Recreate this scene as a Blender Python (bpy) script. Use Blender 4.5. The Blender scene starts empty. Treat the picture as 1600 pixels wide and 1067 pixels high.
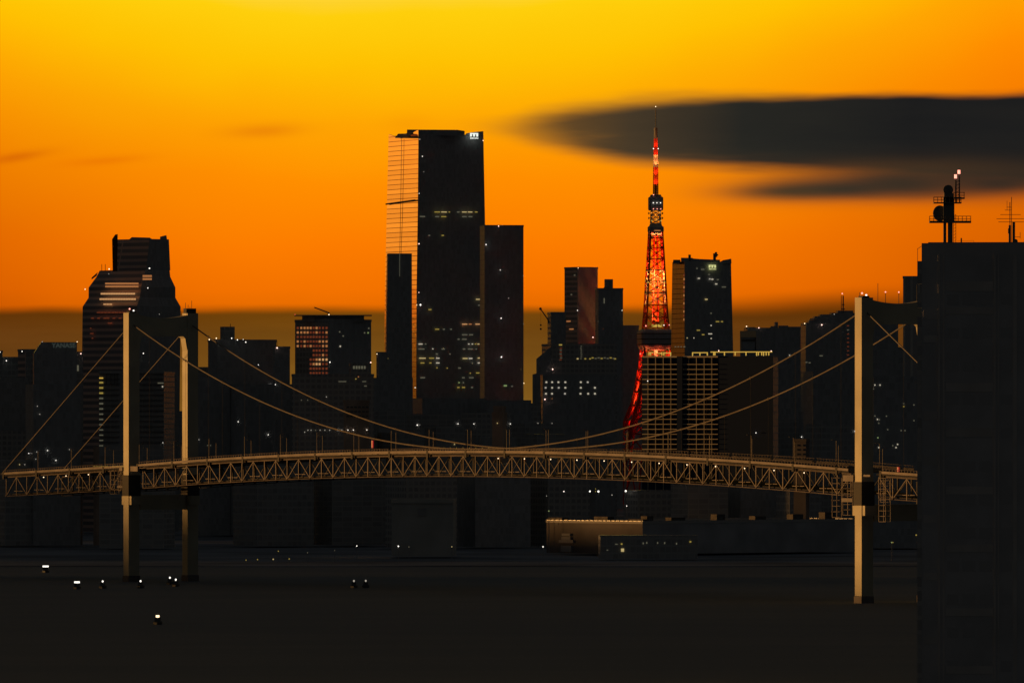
import bpy, bmesh, math, random
from mathutils import Vector, Matrix
random.seed(7)
S = bpy.context.scene
COL = S.collection
R = math.radians

# ------------------------------------------------------------------ camera
F, CX, HY, CAMZ = 12946.0, 800.0, 664.0, 74.0      # telephoto focal length in photo pixels, horizon row, eye height (m)
cam = bpy.data.cameras.new('camera'); camo = bpy.data.objects.new('camera', cam); COL.objects.link(camo)
camo.location = (0, 0, CAMZ); camo.rotation_euler = (R(90), 0, 0)
cam.sensor_width = 36; cam.lens = 36 * F / 1600
cam.shift_y = (HY - 533.5) / 1600
cam.clip_start = 5; cam.clip_end = 120000
S.camera = camo

# ------------------------------------------------------------------ colour management
S.view_settings.view_transform = 'Standard'; S.view_settings.look = 'None'
S.view_settings.exposure = 0; S.view_settings.gamma = 1
S.render.engine = 'CYCLES'
S.cycles.use_denoising = True
S.cycles.max_bounces = 4
S.cycles.diffuse_bounces = 2
S.cycles.glossy_bounces = 3

def lin(r, g, b):
    f = lambda c: (c / 255 / 12.92) if c <= 10.3 else ((c / 255 + .055) / 1.055) ** 2.4
    return (f(r), f(g), f(b), 1)

# ------------------------------------------------------------------ node helper
class NT:
    def __init__(s, tree): s.t = tree; s.n = tree.nodes; s.l = tree.links
    def node(s, kind, **kw):
        n = s.n.new(kind)
        for k, v in kw.items(): setattr(n, k, v)
        return n
    def set(s, sock, v):
        if isinstance(v, bpy.types.NodeSocket): s.l.new(v, sock)
        else: sock.default_value = v
    def m(s, op, a, b=0.0, c=0.0, clamp=False):
        n = s.node('ShaderNodeMath', operation=op, use_clamp=clamp)
        s.set(n.inputs[0], a); s.set(n.inputs[1], b)
        if op in ('MULTIPLY_ADD', 'WRAP', 'COMPARE'): s.set(n.inputs[2], c)
        return n.outputs[0]
    def ss(s, v, a, b):                                # smoothstep a..b
        n = s.node('ShaderNodeMapRange', interpolation_type='SMOOTHSTEP')
        s.set(n.inputs['Value'], v); s.set(n.inputs['From Min'], a); s.set(n.inputs['From Max'], b)
        return n.outputs[0]
    def mix(s, f, a, b, mode='MIX'):
        n = s.node('ShaderNodeMix', data_type='RGBA', blend_type=mode)
        s.set(n.inputs['Factor'], f); s.set(n.inputs['A'], a); s.set(n.inputs['B'], b)
        return n.outputs['Result']
    def ramp(s, f, stops):
        n = s.node('ShaderNodeValToRGB'); e = n.color_ramp.elements
        while len(e) < len(stops): e.new(.5)
        for i, (p, c) in enumerate(stops): e[i].position = p; e[i].color = c
        s.set(n.inputs[0], f); return n.outputs[0]
    def curve(s, f, pts):
        n = s.node('ShaderNodeFloatCurve'); c = n.mapping.curves[0]
        c.points[0].location = pts[0]; c.points[1].location = pts[-1]
        for p in pts[1:-1]: c.points.new(*p)
        n.mapping.update(); s.set(n.inputs['Value'], f); return n.outputs[0]
    def noise(s, vec, scale, detail=3, rough=.5):
        n = s.node('ShaderNodeTexNoise'); s.set(n.inputs['Vector'], vec)
        n.inputs['Scale'].default_value = scale; n.inputs['Detail'].default_value = detail
        n.inputs['Roughness'].default_value = rough
        return n.outputs['Fac']

# ------------------------------------------------------------------ world: sunset sky, a function of azimuth and elevation only
W = bpy.data.worlds.new('World'); S.world = W; W.use_nodes = True
W.node_tree.nodes.clear(); g = NT(W.node_tree)
tc = g.node('ShaderNodeTexCoord'); sp = g.node('ShaderNodeSeparateXYZ'); g.l.new(tc.outputs['Generated'], sp.inputs[0])
X, Y, Z = sp.outputs
az = g.m('ARCTAN2', X, Y)                              # 0 straight over the bridge, negative to the south-west
el = g.m('ARCSINE', Z)
u = g.m('MULTIPLY_ADD', az, F, 800.0)                  # angles in units of 1/12946 rad
E = g.m('MULTIPLY', el, F)
v = g.m('SUBTRACT', 664.0, E)
cmb = g.node('ShaderNodeCombineXYZ'); g.set(cmb.inputs[0], g.m('MULTIPLY', u, .0022)); g.set(cmb.inputs[1], g.m('MULTIPLY', v, .018))
streak = g.m('SUBTRACT', g.noise(cmb.outputs[0], 1.0, 4, .55), .5)
cmb2 = g.node('ShaderNodeCombineXYZ'); g.set(cmb2.inputs[0], g.m('MULTIPLY', u, .0035)); g.set(cmb2.inputs[1], g.m('MULTIPLY', v, .006))
soft = g.m('SUBTRACT', g.noise(cmb2.outputs[0], 1.0, 2, .5), .5)
dx = g.m('SUBTRACT', u, 600.0)
dx2 = g.m('MINIMUM', g.m('MULTIPLY', g.m('MULTIPLY', dx, dx), .00024), 230.0)
hi = g.ss(E, 230.0, 600.0)
E2 = g.m('SUBTRACT', E, g.m('MULTIPLY', dx2, hi))
E2 = g.m('ADD', E2, g.m('MULTIPLY', soft, 50.0))
sky = g.ramp(g.m('MULTIPLY', E2, 1 / 900), [(0.0, lin(196, 96, 0)), (.20, lin(228, 106, 0)), (.235, lin(243, 114, 0)), (.31, lin(252, 124, 0)),
    (.42, lin(255, 142, 0)), (.52, lin(255, 165, 2)), (.62, lin(255, 193, 2)), (.71, lin(255, 207, 12)), (.81, lin(251, 214, 80))])
# redder, dimmer towards both sides low down
side = g.m('MULTIPLY', g.ss(g.m('ABSOLUTE', g.m('SUBTRACT', u, 700.0)), 250.0, 1000.0), g.m('SUBTRACT', 1.0, g.ss(E, 260.0, 620.0)))
sky = g.mix(side, sky, (.72, .55, .5, 1), 'MULTIPLY') if False else g.mix(g.m('MULTIPLY', side, .9), sky, g.mix(1.0, sky, (.66, .52, .6, 1), 'MULTIPLY'))
# haze bank lying on the horizon
edge = g.m('ADD', g.m('MULTIPLY', g.ss(u, 950.0, 1400.0), 18.0), 180.0)
edge = g.m('ADD', edge, g.m('ADD', g.m('MULTIPLY', streak, 14.0), g.m('MULTIPLY', soft, 12.0)))
bank = g.ramp(g.m('DIVIDE', E, 200.0), [(0.0, lin(126, 88, 30)), (.3, lin(128, 88, 28)), (.7, lin(116, 74, 20)), (.9, lin(116, 68, 8))])
bank = g.mix(g.ss(streak, -.2, .3), g.mix(1.0, bank, (.86, .84, .8, 1), 'MULTIPLY'), g.mix(1.0, bank, (1.1, 1.1, 1.08, 1), 'MULTIPLY'))
bside = g.ss(g.m('ABSOLUTE', g.m('SUBTRACT', u, 620.0)), 150.0, 600.0)
bank = g.mix(g.m('MULTIPLY', bside, .9), bank, g.mix(1.0, bank, (.72, .60, .8, 1), 'MULTIPLY'))
wid = g.m('ADD', 9.5, g.m('MULTIPLY', g.ss(u, 900.0, 1250.0), 14.0))
bf = g.ss(E, g.m('SUBTRACT', edge, wid), g.m('ADD', edge, wid))
sky = g.mix(bf, bank, sky)
# long dark cloud to the right
cu = g.m('DIVIDE', g.m('SUBTRACT', u, 700.0), 1000.0, clamp=True)
yy = lambda p: (400 - p) / 400
T = g.curve(cu, [(0, yy(203)), (.06, yy(198)), (.15, yy(178)), (.25, yy(163)), (.4, yy(154)), (.6, yy(150)), (.9, yy(146)), (1, yy(146))])
B = g.curve(cu, [(0, yy(205)), (.06, yy(208)), (.15, yy(230)), (.25, yy(248)), (.35, yy(257)), (.5, yy(263)), (.6, yy(267)), (.75, yy(276)), (.9, yy(290)), (1, yy(292))])
T = g.m('SUBTRACT', 400.0, g.m('MULTIPLY', T, 400.0)); B = g.m('SUBTRACT', 400.0, g.m('MULTIPLY', B, 400.0))
wob = g.m('MULTIPLY', streak, 30.0)
T = g.m('ADD', T, g.m('ADD', wob, g.m('MULTIPLY', soft, 16.0))); B = g.m('ADD', B, g.m('MULTIPLY', streak, 34.0))
tw = g.m('SUBTRACT', 24.0, g.m('MULTIPLY', g.ss(u, 850.0, 1350.0), 13.0))
a1 = g.ss(v, g.m('SUBTRACT', T, tw), g.m('ADD', T, tw))
a2 = g.m('SUBTRACT', 1.0, g.ss(v, g.m('SUBTRACT', B, 15.0), g.m('ADD', B, 13.0)))
tip = g.ss(g.m('ADD', g.m('ADD', u, g.m('MULTIPLY', soft, 160.0)), g.m('ADD', g.m('MULTIPLY', g.m('SUBTRACT', 215.0, v), 1.6), g.m('MULTIPLY', streak, 130.0))), 690.0, 930.0)
far = g.m('SUBTRACT', 1.0, g.ss(u, 3200.0, 5200.0))
al = g.m('MULTIPLY', g.m('MULTIPLY', a1, a2), g.m('MULTIPLY', tip, far))
ccol0 = g.ramp(g.m('DIVIDE', g.m('SUBTRACT', u, 780.0), 760.0, clamp=True), [(0, lin(122, 84, 36)), (.27, lin(74, 60, 42)), (.5, lin(42, 41, 36)), (.85, lin(30, 30, 30))])
ccol = g.mix(g.ss(streak, -.25, .3), g.mix(1.0, ccol0, (.82, .84, .88, 1), 'MULTIPLY'), g.mix(1.0, ccol0, (1.12, 1.08, 1.0, 1), 'MULTIPLY'))
al = g.m('MULTIPLY', al, g.m('SUBTRACT', 1.0, g.m('MULTIPLY', g.ss(streak, -.05, .35), g.m('MULTIPLY', g.m('SUBTRACT', 1.0, g.ss(u, 900.0, 1250.0)), .35))))
sky = g.mix(al, sky, ccol)
def blob(sky, cx, cy, rx, ry, tilt, amt, col, st=.6):
    a = g.m('DIVIDE', g.m('SUBTRACT', u, cx), rx)
    yb = g.m('ADD', g.m('SUBTRACT', v, cy), g.m('MULTIPLY', g.m('SUBTRACT', u, cx), tilt))
    yb = g.m('ADD', yb, g.m('MULTIPLY', streak, ry * st))
    b = g.m('DIVIDE', yb, ry)
    q = g.m('ADD', g.m('MULTIPLY', a, a), g.m('MULTIPLY', b, b))
    f = g.m('MULTIPLY', g.m('POWER', 2.718, g.m('MULTIPLY', q, -1.0)), amt)
    return g.mix(f, sky, col)
sky = blob(sky, 1420, 277, 200, 22, 0, .8, lin(86, 58, 32))
sky = blob(sky, 1240, 282, 90, 14, .1, .35, lin(170, 92, 20), .9)
sky = blob(sky, 1310, 295, 150, 19, .03, .97, lin(50, 46, 38), .9)
sky = blob(sky, 1235, 299, 90, 11, .03, .88, lin(66, 54, 36), .9)
sky = blob(sky, 1410, 288, 110, 20, .0, .9, lin(52, 46, 36), .9)
sky = blob(sky, 1560, 287, 140, 24, 0, .97, lin(52, 42, 33))
sky = blob(sky, 412, 205, 60, 11, .04, .55, lin(226, 118, 8))
sky = blob(sky, 25, 247, 50, 8, .16, .55, lin(205, 88, 5))
sky = blob(sky, 165, 252, 60, 7, .08, .4, lin(228, 104, 2))
sky = blob(sky, 640, 196, 40, 14, 0, .25, lin(240, 140, 5))
# dusk above the glow, dim eastern sky behind the camera
glow = g.m('MULTIPLY', g.ss(g.m('MULTIPLY', az, -1.0), R(14), R(40)), g.ss(E, 60.0, 420.0))
sky = g.mix(g.m('MULTIPLY', glow, .6), sky, (1.15, .53, .075, 1))
DUSK = (.0198, .0203, .0205, 1)
sky = g.mix(g.ss(el, R(3.9), R(8.5)), sky, DUSK)
sky = g.mix(g.ss(g.m('MULTIPLY', az, -1.0), R(70), R(105)), sky, DUSK)
sky = g.mix(g.ss(az, R(12), R(45)), sky, DUSK)
below = g.ss(E, -60.0, -5.0)
sky = g.mix(below, (.006, .006, .006, 1), sky)
bg = g.node('ShaderNodeBackground'); g.set(bg.inputs[0], sky); bg.inputs[1].default_value = 1.0
wo = g.node('ShaderNodeOutputWorld'); g.l.new(bg.outputs[0], wo.inputs[0])
W.cycles.sampling_method = 'MANUAL'; W.cycles.sample_map_resolution = 2048

# ------------------------------------------------------------------ sun: last low light raking in from the left
sl = bpy.data.lights.new('sun', 'SUN'); so = bpy.data.objects.new('sun', sl); COL.objects.link(so)
sl.energy = 4.2; sl.angle = R(2.4); sl.color = (1.0, .47, .13)
SUN_DIR = Vector((-math.cos(R(.45)), .10, math.sin(R(.45)))).normalized()
so.rotation_euler = SUN_DIR.to_track_quat('Z', 'Y').to_euler()
so.location = (-3000, 3000, 600)

# ------------------------------------------------------------------ object helpers
class MB:
    def __init__(s): s.v = []; s.f = []
    def add(s, vs, fs):
        o = len(s.v); s.v += [tuple(p) for p in vs]; s.f += [tuple(i + o for i in f) for f in fs]; return s
    def box(s, x0, x1, y0, y1, z0, z1):
        return s.add([(x0, y0, z0), (x1, y0, z0), (x1, y1, z0), (x0, y1, z0), (x0, y0, z1), (x1, y0, z1), (x1, y1, z1), (x0, y1, z1)],
                     [(0, 3, 2, 1), (4, 5, 6, 7), (0, 1, 5, 4), (1, 2, 6, 5), (2, 3, 7, 6), (3, 0, 4, 7)])
    def loft(s, rings):
        n = len(rings[0]); vs = [p for r in rings for p in r]; fs = [tuple(reversed(range(n))), tuple(range(len(vs) - n, len(vs)))]
        for k in range(len(rings) - 1):
            for i in range(n):
                a = k * n + i; b = k * n + (i + 1) % n
                fs.append((a, b, b + n, a + n))
        return s.add(vs, fs)
    def prism(s, poly, z0, z1): return s.loft([[(x, y, z0) for x, y in poly], [(x, y, z1) for x, y in poly]])
    def bar(s, p, q, w, h=None, n=4):
        p = Vector(p); q = Vector(q); d = (q - p).normalized(); h = h or w
        up = Vector((0, 0, 1)) if abs(d.z) < .95 else Vector((0, 1, 0))
        a = d.cross(up).normalized(); b = a.cross(d).normalized()
        off = []
        for i in range(n):
            t = 2 * math.pi * (i + .5) / n
            k = 1 / math.cos(math.pi / n) if n == 4 else 1
            off.append(a * math.cos(t) * w / 2 * k + b * math.sin(t) * h / 2 * k)
        return s.loft([[p + o for o in off], [q + o for o in off]])
    def chain(s, pts, w, n=6):
        pts = [Vector(p) for p in pts]; rings = []
        for i, p in enumerate(pts):
            d = (pts[min(i + 1, len(pts) - 1)] - pts[max(i - 1, 0)]).normalized()
            up = Vector((0, 0, 1)) if abs(d.z) < .95 else Vector((0, 1, 0))
            a = d.cross(up).normalized(); b = a.cross(d).normalized()
            rings.append([p + (a * math.cos(2 * math.pi * k / n) + b * math.sin(2 * math.pi * k / n)) * w / 2 for k in range(n)])
        return s.loft(rings)
    def ball(s, c, r, n=8, m=5):
        c = Vector(c); rings = []
        for j in range(m + 1):
            t = math.pi * j / m; rr = max(r * math.sin(t), r * .05)
            rings.append([(c.x + rr * math.cos(2 * math.pi * k / n), c.y + rr * math.sin(2 * math.pi * k / n), c.z - r * math.cos(t)) for k in range(n)])
        return s.loft(rings)
    def mesh(s, name, mats, face_mat=None):
        me = bpy.data.meshes.new(name); me.from_pydata(s.v, [], s.f)
        bm = bmesh.new(); bm.from_mesh(me); bmesh.ops.recalc_face_normals(bm, faces=bm.faces); bm.to_mesh(me); bm.free()
        for m in (mats if isinstance(mats, (list, tuple)) else [mats]): me.materials.append(m)
        if face_mat:
            for p in me.polygons: p.material_index = face_mat(p)
        return me
    def build(s, name, mats, parent=None, face_mat=None):
        o = bpy.data.objects.new(name, s.mesh(name, mats, face_mat)); COL.objects.link(o)
        if parent: o.parent = parent
        return o

def tag(o, label=None, cat=None, group=None, kind=None):
    if label: o['label'] = label
    if cat: o['category'] = cat
    if group: o['group'] = group
    if kind: o['kind'] = kind
    return o
def thing(name, label, cat, loc=(0, 0, 0), rz=0, group=None):
    o = bpy.data.objects.new(name, None); o.empty_display_size = 5; COL.objects.link(o)
    o.location = loc; o.rotation_euler = (0, 0, rz)
    return tag(o, label, cat, group)
def link(name, me, parent, loc=(0, 0, 0)):
    o = bpy.data.objects.new(name, me); COL.objects.link(o); o.parent = parent; o.location = loc; return o
def P(px, py, D): return Vector(((px - CX) / F * D, D, CAMZ + (HY - py) / F * D))

# ------------------------------------------------------------------ materials
def mat(name, col, rough=.7, metal=0.0, spec=.3, var=.0, vs=.05):
    m = bpy.data.materials.new(name); m.use_nodes = True; n = NT(m.node_tree); b = m.node_tree.nodes['Principled BSDF']
    b.inputs['Roughness'].default_value = rough; b.inputs['Metallic'].default_value = metal
    b.inputs['Specular IOR Level'].default_value = spec
    if var:
        t = n.node('ShaderNodeTexCoord'); f = n.noise(t.outputs['Object'], vs, 4)
        c1 = tuple(c * (1 - var) for c in col[:3]) + (1,); c2 = tuple(min(1, c * (1 + var)) for c in col[:3]) + (1,)
        n.set(b.inputs['Base Color'], n.mix(n.ss(f, .3, .7), c1, c2))
    else: b.inputs['Base Color'].default_value = tuple(col[:3]) + (1,)
    return m
def facade(name, wall, glass, fh=3.6, bw=3.0, sp=.35, mu=.2, grough=.25, wrough=.8, metal=0.0, dirty=.2):
    """storey bands and bays laid out in the building's own metres"""
    m = bpy.data.materials.new(name); m.use_nodes = True; n = NT(m.node_tree); b = m.node_tree.nodes['Principled BSDF']
    t = n.node('ShaderNodeTexCoord'); s = n.node('ShaderNodeSeparateXYZ'); n.l.new(t.outputs['Object'], s.inputs[0])
    zz = n.m('DIVIDE', s.outputs[2], fh); uu = n.m('DIVIDE', n.m('ADD', s.outputs[0], s.outputs[1]), bw)
    a = n.m('LESS_THAN', n.m('FRACT', zz), sp); c = n.m('LESS_THAN', n.m('FRACT', uu), mu)
    w = n.m('MAXIMUM', a, c)
    cc = n.node('ShaderNodeCombineXYZ'); n.set(cc.inputs[0], n.m('FLOOR', uu)); n.set(cc.inputs[1], n.m('FLOOR', zz))
    wn = n.node('ShaderNodeTexWhiteNoise', noise_dimensions='2D'); n.l.new(cc.outputs[0], wn.inputs['Vector'])
    gl = n.mix(wn.outputs['Value'], tuple(x * .85 for x in glass[:3]) + (1,), tuple(x * 1.12 for x in glass[:3]) + (1,))
    f = n.noise(t.outputs['Object'], .06, 4)
    wl = n.mix(n.m('MULTIPLY', f, dirty * 2), tuple(wall[:3]) + (1,), tuple(x * .55 for x in wall[:3]) + (1,))
    n.set(b.inputs['Base Color'], n.mix(w, gl, wl))
    n.set(b.inputs['Roughness'], n.m('ADD', n.m('MULTIPLY', w, wrough - grough), grough))
    n.set(b.inputs['Metallic'], n.m('MULTIPLY', n.m('SUBTRACT', 1.0, w), metal))
    b.inputs['Specular IOR Level'].default_value = .25
    return m
def emit(name, col, st):
    m = bpy.data.materials.new(name); m.use_nodes = True; b = m.node_tree.nodes['Principled BSDF']
    b.inputs['Base Color'].default_value = (.1, .1, .1, 1)
    b.inputs['Emission Color'].default_value = tuple(col[:3]) + (1,); b.inputs['Emission Strength'].default_value = st
    m.cycles.emission_sampling = 'NONE'; return m

M = dict(
    steel=mat('bridge_white_paint', (.48, .45, .33), .6, var=.12, vs=.08),
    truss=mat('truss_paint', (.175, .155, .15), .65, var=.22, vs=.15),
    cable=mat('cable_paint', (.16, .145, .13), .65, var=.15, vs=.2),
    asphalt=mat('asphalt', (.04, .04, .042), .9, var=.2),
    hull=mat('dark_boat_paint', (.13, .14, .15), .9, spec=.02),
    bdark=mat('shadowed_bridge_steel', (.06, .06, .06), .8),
    hang=mat('hanger_rope', (.02, .02, .02), .8),
    edge=mat('white_balcony_edge', (.75, .68, .5), .6),
    brown=mat('brown_wall', (.48, .36, .28), .85, var=.25, vs=.05),
    dark=mat('dark_steel', (.33, .335, .34), .7, var=.2),
    darker=mat('charcoal_metal', (.16, .16, .16), .8),
    concrete=mat('stained_concrete', (.17, .155, .15), .85, var=.25, vs=.04),
    pale=mat('pale_roof_housing', (.12, .11, .10), .85, var=.25, vs=.2),
    greywall=mat('grey_shed_wall', (.47, .48, .45), .85, var=.12, vs=.06),
    red=mat('orange_red_tower_paint', (.62, .035, .015), .6),
    white=mat('white_tower_paint', (.75, .62, .5), .6),
    f_dark=facade('dark_curtain_wall', (.46, .47, .46), (.36, .37, .37), 4.0, 3.2, .3, .15),
    f_black=facade('black_glass_wall', (.44, .45, .46), (.38, .40, .41), 4.3, 1.8, .12, .12, .35),
    f_mid=facade('office_facade', (.5, .49, .46), (.34, .34, .34), 3.7, 3.6, .4, .3),
    f_apt=facade('apartment_facade', (.46, .46, .44), (.36, .37, .37), 3.1, 6.5, .2, .1),
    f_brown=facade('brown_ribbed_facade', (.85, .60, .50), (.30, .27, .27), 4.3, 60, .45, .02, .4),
    f_grid=mat('dark_balcony_wall', (.03, .045, .09), .9, spec=.02),
    f_copper=facade('copper_tinted_glass', (.10, .045, .03), (.12, .048, .03), 4.0, 9, .1, .03, .22, .6, .85),
    f_stripe=facade('vertical_ribbed_facade', (.6, .6, .56), (.36, .36, .36), 400, 4.5, .002, .3),
    e_white=emit('white_lamp', (1, .93, .82), 1.7),
    e_soft=emit('dim_white_lamp', (1, .9, .75), .4),
    e_warm=emit('warm_lamp', (1, .72, .42), 2.2),
    e_pink=emit('reddish_warning_lamp', (1, .62, .5), 2.5),
    e_red=emit('red_warning_lamp', (1, .12, .06), 2.0),
    e_redw=emit('hot_red_lamp', (1, .33, .24), 2.0),
    w_yel=emit('yellow_window_or_sunset_glow', (.85, .62, .12), .33),
    w_yel2=emit('bright_yellow_lit_window', (.95, .72, .3), .5),
    w_dim=emit('dim_window_or_sunset_glow', (.8, .75, .5), .11),
    w_green=emit('greenish_lit_window', (.6, .8, .3), .28),
    w_white=emit('white_lit_window', (1, .88, .66), .5),
    w_or=emit('orange_window_or_sunset_glow', (1, .38, .12), .36),
    w_or2=emit('bright_orange_window_or_sunset_glow', (1, .5, .2), .55),
    w_red=emit('dull_red_window_or_sunset_glow', (1, .2, .07), .13),
    w_gold=emit('golden_lamp_or_sunset_glow', (1, .62, .1), .55),
    sign=emit('white_sign_light', (.95, 1, .9), 1.0),
    sign_y=emit('yellow_sign_light', (.85, .85, .35), .75),
    sign_d=emit('faded_sign_light', (.6, .75, .65), .045),
)
# mirror coated glass of the tall tower: thin dark joints at every storey
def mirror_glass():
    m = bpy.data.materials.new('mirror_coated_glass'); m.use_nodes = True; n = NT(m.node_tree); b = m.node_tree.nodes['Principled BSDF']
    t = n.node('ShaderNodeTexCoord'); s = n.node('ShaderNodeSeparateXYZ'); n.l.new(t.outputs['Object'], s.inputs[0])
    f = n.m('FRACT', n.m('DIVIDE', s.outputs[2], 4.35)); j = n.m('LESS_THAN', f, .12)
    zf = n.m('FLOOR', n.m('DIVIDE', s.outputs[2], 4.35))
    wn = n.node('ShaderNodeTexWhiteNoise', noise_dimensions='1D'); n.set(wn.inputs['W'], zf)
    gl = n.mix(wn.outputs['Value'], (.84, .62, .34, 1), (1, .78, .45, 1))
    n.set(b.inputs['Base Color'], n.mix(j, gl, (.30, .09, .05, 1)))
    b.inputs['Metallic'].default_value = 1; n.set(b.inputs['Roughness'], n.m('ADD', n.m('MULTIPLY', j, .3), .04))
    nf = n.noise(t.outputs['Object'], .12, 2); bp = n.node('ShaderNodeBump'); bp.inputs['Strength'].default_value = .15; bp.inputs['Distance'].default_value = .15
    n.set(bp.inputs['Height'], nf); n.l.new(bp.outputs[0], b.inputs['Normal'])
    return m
M['mirror'] = mirror_glass()

# ------------------------------------------------------------------ ground, water
def water_mat():
    m = bpy.data.materials.new('dark_bay_water'); m.use_nodes = True; n = NT(m.node_tree); b = m.node_tree.nodes['Principled BSDF']
    t = n.node('ShaderNodeTexCoord'); mp = n.node('ShaderNodeMapping'); n.l.new(t.outputs['Object'], mp.inputs[0]); mp.inputs['Scale'].default_value = (.004, .012, 1)
    f = n.noise(mp.outputs[0], 1.0, 5, .6)
    n.set(b.inputs['Base Color'], n.mix(n.ss(f, .35, .7), (.180, .220, .26, 1), (.205, .240, .275, 1)))
    b.inputs['Roughness'].default_value = .9; b.inputs['Specular IOR Level'].default_value = .02
    nf = n.noise(t.outputs['Object'], .25, 4); bp = n.node('ShaderNodeBump'); bp.inputs['Strength'].default_value = .1; bp.inputs['Distance'].default_value = .2
    n.set(bp.inputs['Height'], nf); n.l.new(bp.outputs[0], b.inputs['Normal'])
    return m
QUAY = 4330
tag(MB().box(-30000, 30000, -3000, QUAY, -3, 0).build('water', water_mat()), kind='structure')
tag(MB().box(-45000, 45000, QUAY, 90000, -3, .4).build('ground', mat('city_ground', (.235, .265, .305), .95, spec=.02, var=.3, vs=.01)), kind='structure')

# ------------------------------------------------------------------ building builder
REG = []
class Bld: pass
def building(name, label, x0, xc, x1, ytop, D, th=24, m='f_dark', cat='building', levels=None, depth=None, group=None, z0=1.5, parapet=True, left_m=None, width_l=None):
    """corner between left and right face stands at photo column xc and distance D; th = how far the block is turned"""
    b = Bld(); t = R(th); c, s = math.cos(t), math.sin(t)
    C = P(xc, ytop, D); zt = C.z
    k1 = (x1 - CX) / F; Sr = (k1 * C.y - C.x) / (c - k1 * s)
    if x0 < xc - .01 and th > 12:
        k0 = (x0 - CX) / F; Sl = (C.x - k0 * C.y) / (s + k0 * c)
    else: Sl = depth or max(14, Sr * .7)
    if width_l: Sl = width_l
    b.C = Vector((C.x, C.y, 0)); b.c, b.s, b.t = c, s, t; b.Sr, b.Sl = Sr, Sl; b.zt = zt; b.x0, b.xc, b.x1, b.ytop, b.D = x0, xc, x1, ytop, D
    b.root = thing(name, label, cat, (C.x, C.y, 0), t, group)
    sc = F / D
    if levels is None:
        w = MB().box(0, Sr, 0, Sl, z0, zt)
    else:
        rings = [[(0, 0, z0), (Sr, 0, z0), (Sr, Sl, z0), (0, Sl, z0)]]
        for (py, a0, ac, a1) in levels:
            z = CAMZ + (HY - py) / sc
            if th > 12: dy = (ac - a0) / (sc * s)
            else: dy = Sl; ac = a0 if b.xc == b.x0 else ac
            ay = (Sl - dy) / 2; ax = ((ac - xc) / sc + ay * s) / c; bx = ((a1 - xc) / sc + ay * s) / c
            if rings and abs(rings[-1][0][2] - z) < .01: z += .02
            rings.append([(ax, ay, z), (bx, ay, z), (bx, ay + dy, z), (ax, ay + dy, z)])
        w = MB().loft(rings)
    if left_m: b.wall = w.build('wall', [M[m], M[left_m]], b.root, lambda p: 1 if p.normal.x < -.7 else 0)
    else: b.wall = w.build('wall', M[m], b.root)
    if parapet and levels is None:
        q = .6; h = 1.6
        pb = MB().box(-.25, Sr + .25, -.25, q, zt, zt + h).box(-.25, Sr + .25, Sl - q, Sl + .25, zt, zt + h).box(-.25, q, q, Sl - q, zt, zt + h).box(Sr - q, Sr + .25, q, Sl - q, zt, zt + h)
        pb.build('parapet', M[m], b.root)
    REG.append(b); return b
def on_face(b, px, py, face='r'):
    k = (px - CX) / F
    if face == 'r': t = (k * b.C.y - b.C.x) / (b.c - k * b.s); Yd = b.C.y + t * b.s; return (t, 0, CAMZ + (HY - py) / F * Yd)
    t = (b.C.x - k * b.C.y) / (b.s + k * b.c); Yd = b.C.y + t * b.c; return (0, t, CAMZ + (HY - py) / F * Yd)
def window(b, px, py, wpx, hpx, m, face=None, name='window_or_sunset_glow'):
    face = face or ('r' if px >= b.xc else 'l')
    x, y, z = on_face(b, px, py, face); sc = F / b.D
    w = wpx / sc / (b.c if face == 'r' else max(b.s, .2)) / 2; h = hpx / sc / 2
    if face == 'r': mb = MB().box(x - w, x + w, -.35, .1, z - h, z + h)
    else: mb = MB().box(-.35, .1, y - w, y + w, z - h, z + h)
    return mb.build(name, M[m] if isinstance(m, str) else m, b.root)
BALL = {}
def ball(r, m):
    r *= .74
    k = (round(r, 2), m)
    if k not in BALL: BALL[k] = MB().ball((0, 0, 0), r).mesh('lamp', M[m])
    return BALL[k]
def lamp(b, px, py, m='e_white', rp=.9, name='warning_lamp'):
    p = P(px, py, b.D - 3); d = p - b.C
    loc = (d.x * b.c + d.y * b.s, -d.x * b.s + d.y * b.c, p.z)
    return link(name, ball(rp * b.D / F, m), b.root, loc)
def roofbox(b, xa, xb, ya, yb, m='f_dark', back=6, name='roof_housing', dep=None):
    """housing on the roof between photo columns xa..xb, rows ya (top)..yb"""
    sc = F / b.D; x0 = (xa - b.xc) / sc / b.c; x1 = (xb - b.xc) / sc / b.c
    sh = back * b.s / b.c
    return MB().box(x0 + sh, x1 + sh, back, back + (dep or max(4, b.Sl * .4)), CAMZ + (HY - yb) / sc - .5, CAMZ + (HY - ya) / sc).build(name, M[m], b.root)
def mast(b, px, ya, yb, w=.3, m='darker', name='antenna', arms=()):
    q = P(px, yb, b.D + 4) - b.C; loc = lambda d: (d.x * b.c + d.y * b.s, -d.x * b.s + d.y * b.c, d.z)
    p1 = loc(P(px, yb, b.D + 4) - b.C); p2 = loc(P(px, ya, b.D + 4) - b.C)
    mb = MB().bar((p1[0], p1[1], p1[2] - 1), p2, w)
    for (py, half) in arms:
        a = loc(P(px - half, py, b.D + 4) - b.C); e = loc(P(px + half, py, b.D + 4) - b.C); mb.bar(a, e, w * .8)
    return mb.build(name, M[m], b.root)

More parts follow.
